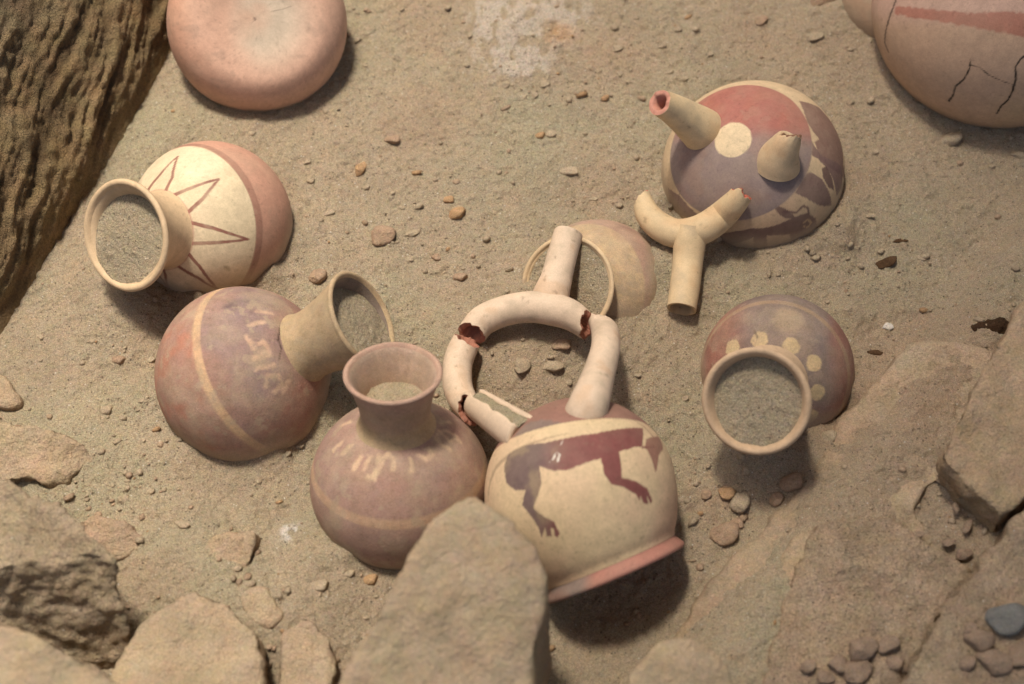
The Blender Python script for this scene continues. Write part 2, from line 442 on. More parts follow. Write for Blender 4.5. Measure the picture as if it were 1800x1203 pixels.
        s.nk = (r0, z0, r1, z1, th, flare)
        return o
    def sand(s, depth, tilt, label, bulge=3, clods=8, rad=None, grow=1.03):
        """sand filling the mouth; tilt = (right, up) slope in the picture sense"""
        r0, z0, r1, z1, th, fl = s.nk
        t = max(0, (z1 - depth - z0) / (z1 - z0)); ri = rad or (r0 + (r1 - r0) * t ** fl - th) * grow
        nr, nt = 44, 130
        rr = np.linspace(0.002, 1, nr); tt = np.arange(nt) / nt * 2 * math.pi
        g1, g2 = np.meshgrid(rr, tt, indexing='ij'); x = (g1 * np.cos(g2)).ravel() * ri; y = (g1 * np.sin(g2)).ravel() * ri
        r, u, tdir = basis(*[float(v[0]) for v in project(np.array([s.c]))])
        dr = np.array([s.xx.dot(r), s.yy.dot(r)]); du = np.array([s.xx.dot(u), s.yy.dot(u)])
        z = z1 - depth + tilt[0] * (x * dr[0] + y * dr[1]) + tilt[1] * (x * du[0] + y * du[1]) + bulge * (1 - (g1.ravel()) ** 2)
        # keep inside the wall where the surface climbs or falls
        tz = np.clip((z - z0) / (z1 - z0), 0, 1); lim = (r0 + (r1 - r0) * tz ** fl - th * .6)
        k = np.where(g1.ravel() > 0, lim / ri, 1); x = x * k; y = y * k
        V = np.column_stack([x, y, z]) * s.m
        W = s.world(V); V[:, 2] += 0.0022 * fbm(W, 40, 3, 301) + 0.0014 * sst(.35, .75, noise(W, 130, 303))
        c = (SANDG * .5 + SAND * .5) * 1.1 * (0.97 + 0.12 * fbm(W, 40, 3, 305))[:, None]
        V = s.world(V)
        ctr = V.mean(0)
        me = make_mesh('sand_fill', V - ctr, grid_faces(nt, nr, wrap=True), c)
        o = link('sand_fill', me, M_SAND, None, Vector(ctr)); put(o, label, None, None, 'stuff')
        return o

def ell(R, H, n=120, a0=0.002, a1=math.pi - 0.002, pw=1.0):
    a = np.linspace(a0, a1, n)
    return np.column_stack([R * np.sin(a) ** pw, H * np.cos(a)])
def mix(c, d, m): return c + (np.asarray(d) - c) * np.asarray(m)[:, None]
def blend(a, b, k): return a + (b - a) * k[:, None]

CREAM = lin(226, 202, 160) * .84
CREAM2 = lin(222, 184, 142) * .80
PINK = lin(205, 148, 118) * .80
RED = lin(172, 104, 84) * .72
PURP = lin(142, 104, 92) * .68
GREYP = lin(138, 118, 112) * .66
TERRA = lin(188, 128, 104) * .74
TANS = lin(206, 168, 124) * .78

# 0 ---- overturned smooth pot, top
p = Pot('round_pot', 'smooth pinkish orange pot with a flat pale bottom facing up, beside the mud wall', 'pot', 453, 42, 78, (0.02, 0.13, 0.99), 156)
def paint(s, V, W):
    c = np.tile(lin(212, 164, 134) * .82, (len(V), 1)); n = fbm(V, 14, 4, 11)
    rr = np.hypot(V[:, 0], V[:, 1]) / s.R
    up = s.dir[:, 2]
    q = (W - np.array(s.c)) @ np.array(X) / s.R
    c = mix(c, lin(206, 184, 156) * .80, np.clip(sst(0.75, 0.25, rr) * (up > 0) * sst(-0.35, 0.15, q + .3 * n), 0, 1))
    c = mix(c, lin(214, 152, 118) * .80, sst(0.0, 0.6, n - q * .7 - .1) * .6)
    c = mix(c, lin(196, 150, 96) * .78, sst(-.05, -.75, s.dir[:, 2] + .25 * n) * .6)
    c = mix(c, lin(150, 130, 110) * .7, sst(.28, .5, fbm(V, 60, 3, 13)) * .25)
    c = mix(c, lin(90, 80, 70) * .7, s.line([(478, 20), (495, 17), (512, 11)], 1.6) * .6)
    c = mix(c, lin(90, 70, 60) * .7, s.line([(447, 30), (449, 36)], 2.5) * .7)
    return c
prof = smooth_profile([(0.5, 78), (50, 79), (90, 84), (118, 80), (143, 55), (156, 12), (152, -25), (132, -62), (98, -90), (50, -108), (1, -113)], 110)
p.body(prof, 260, 0.0, paint, M_CLAY, wob=0.008, dust=0.12, contact=8)

# 1 ---- jar with the star of rays
A = Pot('flared_jar', 'tilted cream jar with brown pointed rays round its sand-filled wide mouth', 'jar', 371, 392, 30, (-.651, -.105, .75), 143)
def paint(s, V, W):
    n = fbm(V, 12, 4, 21); n2 = fbm(V, 45, 3, 23)
    c = np.tile(CREAM, (len(V), 1)); t = s.dir[:, 2]
    c = mix(c, lin(226, 184, 150) * .82, sst(-.1, .5, n) * .4)
    c = mix(c, lin(210, 188, 136) * .82, sst(.1, .5, -n) * .3)
    ray_c = lin(162, 98, 80) * .66
    for tip, f1, f2 in (((313, 275), (254, 345), (287, 347)), ((385, 315), (290, 352), (320, 384)),
                        ((436, 421), (322, 388), (322, 428)), ((385, 510), (322, 434), (306, 463)), ((300, 512), (285, 460), (268, 470))):
        for f in (f1, f2):
            mid = ((tip[0] + f[0]) / 2 + (-4 if f is f1 else 5) * .5, (tip[1] + f[1]) / 2 + (-5 if f is f1 else 4) * .5)
            c = mix(c, ray_c, s.line([f, mid, tip], [7.2, 6.2, 4]) * (.98 - .3 * sst(.1, .5, n2)))
    c = mix(c, lin(190, 120, 100) * .75, sst(.865, .885, t) * sst(.95, .93, t) * .9)
    band = lin(206, 150, 120) * .80
    c = mix(c, band, sst(.305, .29, t + .012 * n))
    c = mix(c, lin(158, 108, 86) * .72, sst(.305, .29, t + .012 * n) * sst(.20, .22, t + .01 * n2) * .65)
    c = mix(c, lin(110, 84, 64) * .7, (s.line([(333, 412), (337, 420)], [7, 5])) * .8)
    c = mix(c, lin(150, 130, 80) * .7, s.line([(398, 470), (402, 474)], [8, 6], soft=8) * .5)
    return c
A.body(ell(143, 141, 190), 340, 0.55, paint, M_CLAY, wob=0.006, dust=0.22, contact=64)
A.neck(61, 122, 92, 214, 11, M_CLAY, lin(214, 180, 134) * .80, flare=2.3, dust=.18, contact=12, fillet=8)
A.sand(14, (-.10, -.16), 'greyish sand filling the wide mouth of the jar with painted rays')

# 2 ---- brown jar lying, mouth to the right
B = Pot('flared_jar', 'dusty reddish brown jar lying with its flaring mouth towards upper right, sand inside', 'jar', 430, 662, 30, (.735, .36, .575), 160)
def squiggle(cx, cy, ang, L, w, n=3):
    ca, sa = math.cos(ang), math.sin(ang); pts = []
    for i in range(n * 6 + 1):
        t = i / (n * 6); x = (t - .5) * w; y = L / 2 * math.sin(t * n * 2 * math.pi)
        pts.append((cx + x * ca - y * sa, cy + x * sa + y * ca))
    return pts
def paint(s, V, W):
    n = fbm(V, 13, 4, 31); n2 = fbm(V, 40, 3, 33); t = s.dir[:, 2]
    c = np.tile(lin(172, 132, 112) * .74, (len(V), 1))
    c = mix(c, lin(156, 130, 124) * .72, sst(-.05, .45, n) * .75)
    c = mix(c, lin(178, 112, 88) * .72, sst(.0, .5, -n) * .6)
    low = sst(.20, .17, t)
    c = mix(c, lin(184, 136, 112) * .74, low * .8); c = mix(c, lin(196, 118, 86) * .75, low * sst(.0, .4, n2) * .6)
    bnd = sst(.16, .175, t) * sst(.265, .25, t)
    c = mix(c, lin(216, 172, 122) * .80, bnd * (.85 - .3 * sst(.1, .5, n2)))
    pal = lin(214, 172, 138) * .80
    for pts, w in (([(432, 592), (445, 612), (462, 600), (474, 616), (448, 628)], 8), ([(448, 630), (474, 622)], 9), ([(452, 648), (482, 642)], 9),
                   ([(466, 680), (470, 662), (490, 660), (496, 676), (482, 688)], 7), ([(440, 572), (465, 566)], 8), ([(452, 548), (478, 552)], 8), ([(505, 672), (498, 690)], 7)):
        c = mix(c, pal, s.line(pts, w, soft=6, wear=7) * .8)
    c = mix(c, lin(118, 98, 98) * .7, s.line([(400, 540), (430, 528), (445, 532)], [14, 18, 8], soft=14, wear=6) * .7)
    c = mix(c, lin(70, 52, 40) * .5, s.line([(492, 572), (489, 598), (494, 614), (490, 634)], [2, 3.5, 3, 1.5], wear=2) * .8)
    return c
B.body(ell(160, 152, 170), 280, 0.5, paint, M_DUSTY, wob=0.022, dust=0.52, contact=62)
B.neck(54, 132, 86, 268, 9, M_DUSTY, lin(192, 162, 118) * .76, flare=1.5, dust=.35, contact=14, fillet=12, incolor=lin(150, 130, 112) * .65)
B.sand(15, (.16, -.14), 'greyish sand filling the mouth of the lying reddish brown jar', bulge=6)

# 3 ---- upright brown jar, front centre
Cj = Pot('flared_jar', 'upright dusty pinkish brown jar with a pale belly stripe, behind the blurred foreground rock', 'jar', 703, 850, 26, (-.047, .742, .67), 158)
def paint(s, V, W):
    n = fbm(V, 13, 4, 41); n2 = fbm(V, 40, 3, 43); t = s.dir[:, 2]
    c = np.tile(lin(176, 138, 118) * .74, (len(V), 1))
    c = mix(c, lin(160, 132, 126) * .72, sst(-.05, .45, n) * .7)
    c = mix(c, lin(176, 112, 92) * .72, sst(.05, .5, -n) * .5)
    c = mix(c, lin(178, 140, 118) * .73, sst(.26, .22, t) * .9)
    c = mix(c, lin(206, 164, 124) * .76, sst(.225, .24, t) * sst(.345, .33, t) * .8)
    pal = lin(216, 178, 138) * .80
    for pts, w in (([(588, 790), (600, 778)], 9), ([(604, 797), (616, 785)], 9), ([(622, 824), (634, 804)], 9), ([(640, 822), (650, 803)], 8),
                   ([(648, 840), (658, 842), (672, 812), (680, 800)], 8), ([(668, 800), (664, 818), (658, 834)], 7), ([(690, 826), (692, 806), (684, 798)], 8),
                   ([(724, 828), (722, 806)], 8), ([(738, 800), (750, 806), (762, 800), (754, 790)], 8), ([(768, 762), (784, 758), (800, 766), (808, 776)], 8),
                   ([(764, 768), (776, 782), (792, 792)], 8), ([(772, 758), (790, 776), (804, 770)], 7), ([(602, 748), (616, 742)], 8), ([(776, 744), (792, 742)], 7)):
        c = mix(c, pal, s.line(pts, w, soft=6, wear=7) * .8)
    return c
Cj.body(ell(158, 150, 170), 280, 0.5, paint, M_DUSTY, wob=0.018, dust=0.45, contact=30)
def ncol(s, V, W):
    z = V[:, 2] / s.m; c = np.tile(lin(182, 150, 118) * .76, (len(V), 1))
    c = mix(c, lin(192, 152, 126) * .76, sst(195, 235, z)); return mix(c, lin(196, 166, 118) * .74, sst(175, 150, z) * .8)
Cj.neck(57, 134, 82, 248, 9, M_DUSTY, ncol, flare=1.9, dust=.28, contact=0, fillet=12, incolor=lin(198, 166, 138) * .78)
Cj.sand(66, (0.0, .10), 'pale sand lying deep inside the neck of the upright brown jar', bulge=2)

# 4 ---- stirrup bottle with the long-bodied animal
D = Pot('stirrup_bottle', 'broken cream bottle with a painted dark red animal and a red base ring, tipped away', 'bottle', 1014, 852, 100, (-.395, .918, .0), 170)
def paint(s, V, W):
    n = fbm(V, 12, 4, 51); n2 = fbm(V, 50, 3, 53); z = V[:, 2] / s.m
    c = np.tile(lin(226, 190, 144) * .82, (len(V), 1))
    c = mix(c, lin(216, 194, 138) * .80, sst(-.1, .45, n) * .5)
    c = mix(c, lin(212, 164, 124) * .78, sst(-20, -120, z) * sst(-.2, .4, -n) * .8)
    grey = lin(146, 126, 112) * .66; dk = lin(150, 82, 74) * .66; dk2 = lin(158, 92, 82) * .68; prp = lin(132, 112, 104) * .66
    vb = basis(1014, 852); vd = W - np.array(s.c); vd = vd / np.linalg.norm(vd, axis=1)[:, None]
    nvec = np.array(vb[0] * -.15 + vb[1] * .95 + vb[2] * -.25)
    cap = sst(.455, .465, vd @ nvec + .004 * n2)
    c = mix(c, lin(158, 104, 90) * .68, cap * .92)
    c = mix(c, grey, cap * s.poly([(905, 765), (925, 745), (950, 738), (990, 745), (950, 756), (905, 778)], soft=10, wear=8) * .8)
    # thin line below the cream stripe, hanging round the left side
    c = mix(c, lin(176, 146, 108) * .72, s.line([(1000, 762), (940, 778), (900, 797), (872, 822), (861, 850), (858, 880)], [2, 6, 9, 10, 8, 6]) * .7)
    body = [(905, 792), (925, 783), (960, 779), (1000, 770), (1050, 762), (1095, 754), (1130, 753), (1160, 764), (1164, 788), (1150, 786), (1136, 785),
            (1118, 786), (1088, 794), (1093, 840), (1120, 847), (1138, 859), (1147, 880), (1144, 886), (1137, 872), (1139, 887), (1131, 884), (1126, 872), (1124, 880),
            (1118, 870), (1095, 856), (1075, 852), (1063, 835), (1056, 806), (1030, 814), (1000, 826), (975, 828), (948, 820), (952, 850), (945, 872), (937, 893), (955, 908),
            (975, 918), (984, 938), (980, 946), (974, 942), (974, 930), (968, 928), (970, 942), (962, 944), (958, 928), (952, 945), (946, 926), (932, 905), (918, 888), (924, 862),
            (905, 862), (890, 848), (886, 820), (893, 800)]
    mb = s.poly(body)
    tailm = s.poly([(1136, 772), (1158, 768), (1166, 790), (1158, 800), (1152, 832), (1145, 806), (1134, 786)])
    tail2 = s.line([(1095, 728), (1130, 742), (1158, 764), (1176, 790), (1186, 830)], [1.5, 7, 9, 8, 6])
    left = sst(1010, 935, project(s.world(s.V))[0] + 25 * n)
    c = mix(c, dk, np.maximum(mb, tailm * .8)); c = mix(c, prp, mb * left * .85)
    c = mix(c, lin(176, 150, 110) * .7, mb * left * sst(.0, .35, n2 + .15 * n) * .6)
    c = mix(c, dk2, tail2 * .75)
    c = mix(c, dk, s.line([(1110, 736), (1134, 752), (1148, 768)], [1.5, 4, 5]) * .7)
    c = mix(c, lin(236, 226, 206) * .85, s.line([(966, 812), (974, 806), (978, 794), (984, 800), (980, 810)], [3, 3, 2.5, 3, 3], wear=4) * .95)
    c = mix(c, lin(236, 226, 206) * .85, s.line([(985, 782), (990, 774)], [3, 2], wear=4) * .9)
    c = mix(c, lin(150, 128, 96) * .7, sst(.30, .6, fbm(V, 210, 3, 57)) * .22)
    return c
prof = smooth_profile([(0.5, 152), (40, 148), (85, 130), (125, 98), (153, 55), (168, 8), (168, -35), (156, -82), (140, -118), (127, -138), (123, -147)], 230)
D.body(prof, 420, 0.55, paint, M_CLAY, wob=0.004, dust=0.13, contact=0)
def ringc(s, V, W):
    n = fbm(V, 25, 3, 61); c = np.tile(lin(188, 122, 102) * .72, (len(V), 1)); px_, _ = project(s.world(V))
    c = mix(c, lin(150, 128, 116) * .7, sst(1045, 1010, px_ + 20 * n)); return mix(c, lin(180, 120, 96) * .72, sst(.0, .4, n) * .5)
V, Fc = D.lathe(smooth_profile([(121, -143), (122, -147), (125, -153), (131, -162), (132, -167), (129, -171), (122, -170), (110, -160), (60, -150), (1, -148)], 40), 200)
link('base_ring', make_mesh('base_ring', V, Fc[:, ::-1], D.dusty(ringc(D, V, D.world(V)), D.world(V), .14, 0)), M_CLAY, D.root)

# tubes: broken stirrup pieces ------------------------------------------------
def tube(name, pts, mat, parent, color, nseg=64, nring=90, thick=.42, jag=(0, 0), cut=((0, 0), (0, 0)), endcol=TERRA, cap=(True, True), seed=1, squash=1.0, depth=3.0, dust=.14):
    """pts: (px, py, z px, radius px); hollow tube with jagged ends; geometry in world, origin at parent"""
    P = []
    for a, b, z, r in pts:
        w = G(a, b, z); P.append((w.x, w.y, w.z, r * mpp(w)))
    P = np.array([(*q[:3], q[3]) for q in smooth4(P, nring)])
    C = P[:, :3]; Rr = P[:, 3]
    T = np.gradient(C, axis=0); T /= np.linalg.norm(T, axis=1)[:, None]
    up = np.array([0, 0, 1.0]); Vv = []
    th = np.arange(nseg) / nseg * 2 * math.pi
    N = up - T * (T @ up)[:, None]; N /= np.linalg.norm(N, axis=1)[:, None]; Bn = np.cross(T, N)
    rows, cols = [], []
    def jagf(end):
        return jag[end] * PX * (noise(np.column_stack([np.cos(th) * 1.7 + seed, np.sin(th) * 1.7, th * 0 + end * 9]), 1, seed) + .5 * noise(np.column_stack([np.cos(th) * 5 + seed, np.sin(th) * 5, th * 0]), 1, seed + 3)) + (cut[end][0] * np.cos(th) + cut[end][1] * np.sin(th)) * PX
    j0, j1 = jagf(0), jagf(1)
    s = np.linspace(0, 1, nring)
    def ring(i, k, sh=0.0, tone='o'):
        off = j0 * max(0, 1 - s[i] * 6) + j1 * max(0, 1 - (1 - s[i]) * 6) + sh
        q = C[i] + k * Rr[i] * (np.cos(th)[:, None] * N[i] * squash + np.sin(th)[:, None] * Bn[i]) + off[:, None] * T[i]
        rows.append(q)
        nn = fbm(q, 40, 3, seed + 7); fine = noise(q, 200, 3)
        if tone == 'o':
            c = np.tile(color, (nseg, 1)) * (1 + .05 * nn)[:, None]; c = mix(c, lin(206, 160, 116) * .78, sst(.1, .5, nn) * .35)
            c = mix(c, SAND * .95, sst(-.1, .6, -nn + .5 * fbm(q, 120, 2, 5)) * (dust + .25)); c = mix(c, lin(120, 92, 66) * .6, sst(.45, .65, fbm(q, 150, 3, seed)) * .35)
        elif tone == 'e': c = np.tile(endcol, (nseg, 1)) * (1 + .22 * fine)[:, None]
        else: c = np.tile(endcol * .50 + SAND * .22, (nseg, 1)) * (1 + .2 * fine)[:, None]
        cols.append(c)
    if cap[0]:
        for k, sh, i in ((1 - thick, .012 * depth, 0), (1 - thick * .95, .0004, 0)): ring(i, k, sh, 'i' if k == 1 - thick else 'e')
        ring(0, 1 - thick * .5, -.0006, 'e'); ring(0, .985, 0, 'e')
    for i in range(nring): ring(i, 1)
    if cap[1]:
        ring(nring - 1, .985, 0, 'e'); ring(nring - 1, 1 - thick * .5, .0006, 'e')
        ring(nring - 1, 1 - thick * .95, -.0004, 'e'); ring(nring - 1, 1 - thick, -.012 * depth, 'i')
    V = np.concatenate(rows); c = np.concatenate(cols)
    Fl = grid_faces(nseg, len(rows), wrap=True)
    inv = np.array(parent.matrix_basis.inverted())
    Vl = V @ inv[:3, :3].T + inv[:3, 3]
    return link(name, make_mesh(name, Vl, Fl[:, ::-1], c), mat, parent)
def smooth4(pts, n):
    P = np.array(pts, float); m = len(P)
    d = np.concatenate([[0], np.cumsum(np.linalg.norm(np.diff(P[:, :3], axis=0), axis=1))]); out = []
    sv = np.linspace(0, d[-1], n)
    for s in sv:
        i = min(np.searchsorted(d, s, 'right') - 1, m - 2); f = (s - d[i]) / (d[i + 1] - d[i])
        p0, p1, p2, p3 = P[max(i - 1, 0)], P[i], P[i + 1], P[min(i + 2, m - 1)]
        out.append(0.5 * ((2 * p1) + (-p0 + p2) * f + (2 * p0 - 5 * p1 + 4 * p2 - p3) * f * f + (-p0 + 3 * p1 - 3 * p2 + p3) * f ** 3))
    return np.array(out)
bpy.context.view_layer.update()
PALE = lin(228, 202, 172) * .82
# z of the pole of D
def surf(pot, px, py):
    d = ray(px, py); r = pot.bvh.ray_cast(CAM, d); return r[0], r[1]
def ztop(pot, px, py):
    h, _ = surf(pot, px, py); return h.z / PX
zl = ztop(D, 1034, 722)
tube('handle_leg', [(1026, 740, zl - 26, 40), (1037, 706, zl - 6, 35), (1052, 660, zl * .8, 29), (1064, 615, zl * .6 + 22, 26), (1063, 582, 100, 24), (1050, 556, 84, 17)], M_CLAY, D.root, PALE, jag=(0, 7), cut=((0, 0), (-14, -10)), cap=(False, True), seed=4)
# left stub: split tube holding sand
def trough(name, a, b, ra, rb, parent, color):
    w0, w1 = G(*a), G(*b); r0, r1 = ra * mpp(w0), rb * mpp(w1); n, m_ = 40, 40
    T = (w1 - w0).normalized(); Zu = Vector((0, 0, 1)); N = (Zu - T * Zu.dot(T)).normalized(); Bn = T.cross(N)
    # open side tilted towards the camera
    rows, cols = [], []
    for layer, k in ((0, 1.0), (1, .64)):
        rr = []
        for i in range(n):
            t = i / (n - 1); c0 = w0.lerp(w1, t); r = (r0 + (r1 - r0) * t) * k
            gap = math.radians(25 - 2 * t) + .05 * math.sin(t * 17) + .03 * math.sin(t * 29)
            for j in range(m_):
                a_ = gap + (2 * math.pi - 2 * gap) * j / (m_ - 1) + .18
                e = .004 * math.sin(j * .9) * (1 - t) if i == n - 1 else 0
                rr.append(c0 + N * math.cos(a_) * r + Bn * math.sin(a_) * r)
        rows.append(rr)
    V = [tuple(v) for v in rows[0] + rows[1]]; Fc = []
    off = n * m_
    for i in range(n - 1):
        for j in range(m_ - 1):
            q = i * m_ + j
            Fc.append((q, q + 1, q + m_ + 1, q + m_)); Fc.append((off + q, off + q + m_, off + q + m_ + 1, off + q + 1))
        for j in (0, m_ - 1):
            q = i * m_ + j; Fc.append((q, q + m_, off + q + m_, off + q) if j == 0 else (q, off + q, off + q + m_, q + m_))
    for i in (0, n - 1):
        for j in range(m_ - 1):
            q = i * m_ + j; Fc.append((q, off + q, off + q + 1, q + 1) if i == 0 else (q, q + 1, off + q + 1, off + q))
    V = np.array(V); c = np.tile(color, (len(V), 1)) * (1 + .07 * fbm(V, 60, 3, 5))[:, None]
    inv = np.array(parent.matrix_basis.inverted()); Vl = V @ inv[:3, :3].T + inv[:3, 3]
    link(name, make_mesh(name, Vl, Fc, c), M_CLAY, parent)
    # sand lying in it
    nu, nv = 40, 14; S_ = []
    for i in range(nu):
        t = i / (nu - 1); c0 = w0.lerp(w1, t); r = (r0 + (r1 - r0) * t) * .74
        for j in range(nv):
            s_ = (j / (nv - 1) - .5) * 2; q = c0 + Bn * s_ * r * .62 + N * r * (.98 - .15 * s_ * s_) + Bn * r * .16; S_.append(tuple(q))
    S_ = np.array(S_); S_[:, 2] += .0012 * fbm(S_, 90, 3, 8); ctr = S_.mean(0)
    o = link('sand_fill', make_mesh('sand_fill', S_ - ctr, grid_faces(nv, nu), np.tile(SANDG, (len(S_), 1))), M_SAND, None, Vector(ctr))
    put(o, 'sand lying in the split handle stub of the painted bottle', kind='stuff')
zs = ztop(D, 915, 765)
trough('handle_stub', (925, 768, zs - 28), (840, 711, 84), 38, 28, D.root, PALE)

fr = empty('handle_fragment', on_floor(930, 560), 'broken arched handle piece with a straight spout pointing up, lying over the buried mouth', 'pottery fragment', 'broken handle pieces above the painted bottle')
bpy.context.view_layer.update()
tube('arch', [(830, 586, 72, 26), (850, 563, 80, 27), (890, 546, 90, 27), (935, 540, 98, 28), (975, 545, 100, 29), (1005, 555, 98, 27), (1030, 572, 94, 23)], M_CLAY, fr, PALE, jag=(4, 5), cut=((12, 6), (-13, 6)), seed=11)
tube('spout', [(962, 550, 74, 34), (968, 522, 94, 33), (978, 490, 100, 28), (988, 450, 102, 26.5), (999, 412, 104, 26)], M_CLAY, fr, PALE * 1.02, jag=(0, 1), cap=(False, True), seed=13, endcol=PALE * .95, thick=.2)
fr2 = empty('handle_fragment', on_floor(805, 650), 'curved broken handle piece with red broken ends, left of the stone-strewn gap', 'pottery fragment', 'broken handle pieces above the painted bottle')
bpy.context.view_layer.update()
tube('arc_piece', [(820, 600, 76, 25), (810, 622, 74, 26), (804, 645, 72, 26), (805, 680, 74, 26), (815, 705, 78, 25), (828, 722, 84, 22)], M_CLAY, fr2, PALE, jag=(4, 6), cut=((14, -4), (-17, 0)), seed=17)

# 5 ---- buried jar under the handle
E = Pot('buried_jar', 'cream and mauve jar buried up to its thin sand-filled mouth under the broken handle', 'jar', 1050, 512, -44, (-.42, .06, .90), 126)
def paint(s, V, W):
    c = np.tile(lin(206, 172, 126) * .78, (len(V), 1)); n = fbm(V, 25, 3, 71)
    px_, py_ = project(W); d = np.hypot(px_ - 1046, (py_ - 520)); 
    t = s.dir[:, 2]
    c = mix(c, lin(186, 142, 124) * .75, sst(.42, .40, t + .01 * n) * .8); return mix(c, lin(150, 112, 92) * .7, sst(.2, .5, n) * .3)
E.body(ell(126, 118, 110), 160, 0.3, paint, M_DUSTY, dust=.55, contact=30)
E.neck(66, 84, 86, 122, 7, M_CLAY, lin(216, 184, 136) * .8, flare=1.2, dust=.15, contact=4, fillet=6)
E.sand(5, (0, 0), 'sand level with the thin rim of the buried jar under the broken handle', bulge=3)

# 6 ---- dome bottle with two stubs
Fb = Pot('stirrup_bottle', 'rounded red and grey bottle with two broken handle stubs and a pale disc on top', 'bottle', 1322, 302, 12, (-.215, .35, .91), 160)
def paint(s, V, W):
    n = fbm(V, 11, 4, 81); n2 = fbm(V, 45, 3, 83); t = s.dir[:, 2]; px_, py_ = project(W)
    c = np.tile(lin(216, 184, 136) * .84, (len(V), 1)); c = mix(c, lin(200, 152, 120) * .80, sst(0, .5, n) * .4)
    right = sst(1400, 1440, px_) * sst(300, 240, py_)
    prp = lin(142, 106, 98) * .68; dkl = lin(128, 92, 84) * .66
    cap = sst(.605, .615, t + .006 * n2)
    red = lin(184, 108, 90) * .74
    cc = np.tile(lin(160, 136, 126) * .72, (len(V), 1)); cc = mix(cc, lin(168, 128, 112) * .7, sst(0, .5, n2) * .5)
    cc = mix(cc, red, sst(262, 215, py_ + 14 * n)); cc = mix(cc, lin(192, 110, 84) * .75, sst(262, 215, py_) * sst(-.1, .4, n2) * .5)
    c = blend(c, cc, cap)
    lowb = sst(.40, .39, t)
    P_ = [([(1398, 340), (1410, 310), (1425, 303), (1445, 315), (1460, 345), (1462, 362), (1440, 362), (1418, 350)], prp),
          ([(1405, 178), (1440, 190), (1475, 240), (1482, 290), (1484, 320), (1465, 300), (1440, 280), (1432, 250), (1440, 245), (1430, 232), (1418, 215)], lin(148, 106, 92) * .68),
          ([(1415, 225), (1430, 255), (1445, 275), (1478, 292), (1480, 330), (1470, 345), (1462, 310), (1440, 282), (1420, 268)], prp),
          ([(1445, 296), (1452, 292), (1462, 312), (1466, 335), (1456, 330), (1446, 312)], dkl),
          ([(1285, 408), (1320, 402), (1360, 398), (1395, 382), (1420, 374), (1434, 385), (1436, 400), (1428, 412), (1400, 420), (1392, 430), (1388, 412), (1348, 414), (1348, 450), (1324, 450), (1324, 418), (1250, 432), (1245, 418), (1262, 412)], dkl),
          ([(1358, 358), (1378, 366), (1392, 376), (1400, 384), (1380, 384), (1366, 374)], dkl)]
    for pts, col in P_: c = mix(c, col, s.poly(pts) * .9 * (1 - cap))
    c = mix(c, dkl, s.line([(1378, 372), (1400, 374), (1412, 362), (1420, 366), (1422, 376)], [5, 4, 4, 4, 4]) * (1 - cap) * .9)
    c = mix(c, lin(206, 166, 112) * .78, s.line([(1412, 392), (1420, 386), (1426, 392), (1420, 400), (1413, 398)], 3.5) * .95)
    c = mix(c, dkl, s.line([(1416, 399), (1419, 393)], 2.5) * .8)
    for pts in ([(1174, 330), (1196, 345), (1232, 382), (1215, 385), (1182, 370)],):
        c = mix(c, prp, s.poly(pts) * .9)
    disc = s.line([(1288, 245)], 69, wear=1.2, soft=2.2)
    c = mix(c, lin(226, 198, 150) * .84, disc)
    c = mix(c, lin(110, 84, 64) * .65, s.line([(1196, 335), (1192, 360), (1196, 382)], 1.5) * .7)
    return c
Fb.body(ell(160, 150, 250), 420, 0.0, paint, M_CLAY, wob=0.005, dust=0.22, contact=52)
bpy.context.view_layer.update()
def surf(pot, px, py):
    d = ray(px, py); r = pot.bvh.ray_cast(CAM, d); return r[0], r[1]
def ztop(pot, px, py):
    h, _ = surf(pot, px, py); return h.z / PX
za = ztop(Fb, 1235, 235)
tube('handle_stub', [(1245, 238, za - 22, 42), (1228, 224, za + 4, 38), (1205, 207, za + 34, 32), (1182, 192, za + 62, 27), (1160, 181, za + 88, 23)], M_CLAY, Fb.root, lin(224, 198, 154) * .84, jag=(0, 2), cap=(False, True), seed=21, thick=.42, endcol=lin(208, 148, 126) * .8)
zb = ztop(Fb, 1368, 290)
tube('handle_stub', [(1366, 290, zb - 12, 41), (1370, 276, zb + 8, 36), (1378, 260, zb + 30, 29), (1387, 246, zb + 48, 23), (1393, 238, zb + 58, 16)], M_CLAY, Fb.root, lin(218, 190, 150) * .83, jag=(0, 9), cut=((0, 0), (0, 10)), cap=(False, True), seed=23, thick=.42, endcol=lin(150, 110, 84) * .7)

# Y-shaped piece
fy = empty('handle_fragment', on_floor(1205, 470), 'yellowish Y-shaped handle piece lying against the grey and red dome', 'pottery fragment')
bpy.context.view_layer.update()
YC = lin(224, 196, 152) * .84
tube('arm', [(1127, 350, 62, 17), (1138, 376, 62, 22), (1158, 397, 62, 25), (1185, 410, 64, 26), (1212, 410, 70, 27), (1240, 400, 82, 27), (1268, 380, ztop(Fb, 1268, 384) + 20, 26), (1290, 358, ztop(Fb, 1290, 360) + 24, 23), (1304, 340, ztop(Fb, 1304, 342) + 26, 20)], M_CLAY, fy, YC, jag=(4, 6), cut=((0, 12), (6, 6)), seed=31, endcol=lin(198, 108, 84) * .75)
tube('spout', [(1216, 396, 84, 24), (1213, 420, 70, 28.5), (1209, 460, 52, 27), (1204, 505, 44, 26.5), (1198, 544, 38, 26)], M_CLAY, fy, YC * 1.0, jag=(0, 1), cap=(False, True), seed=33, endcol=YC * .8, thick=.2)

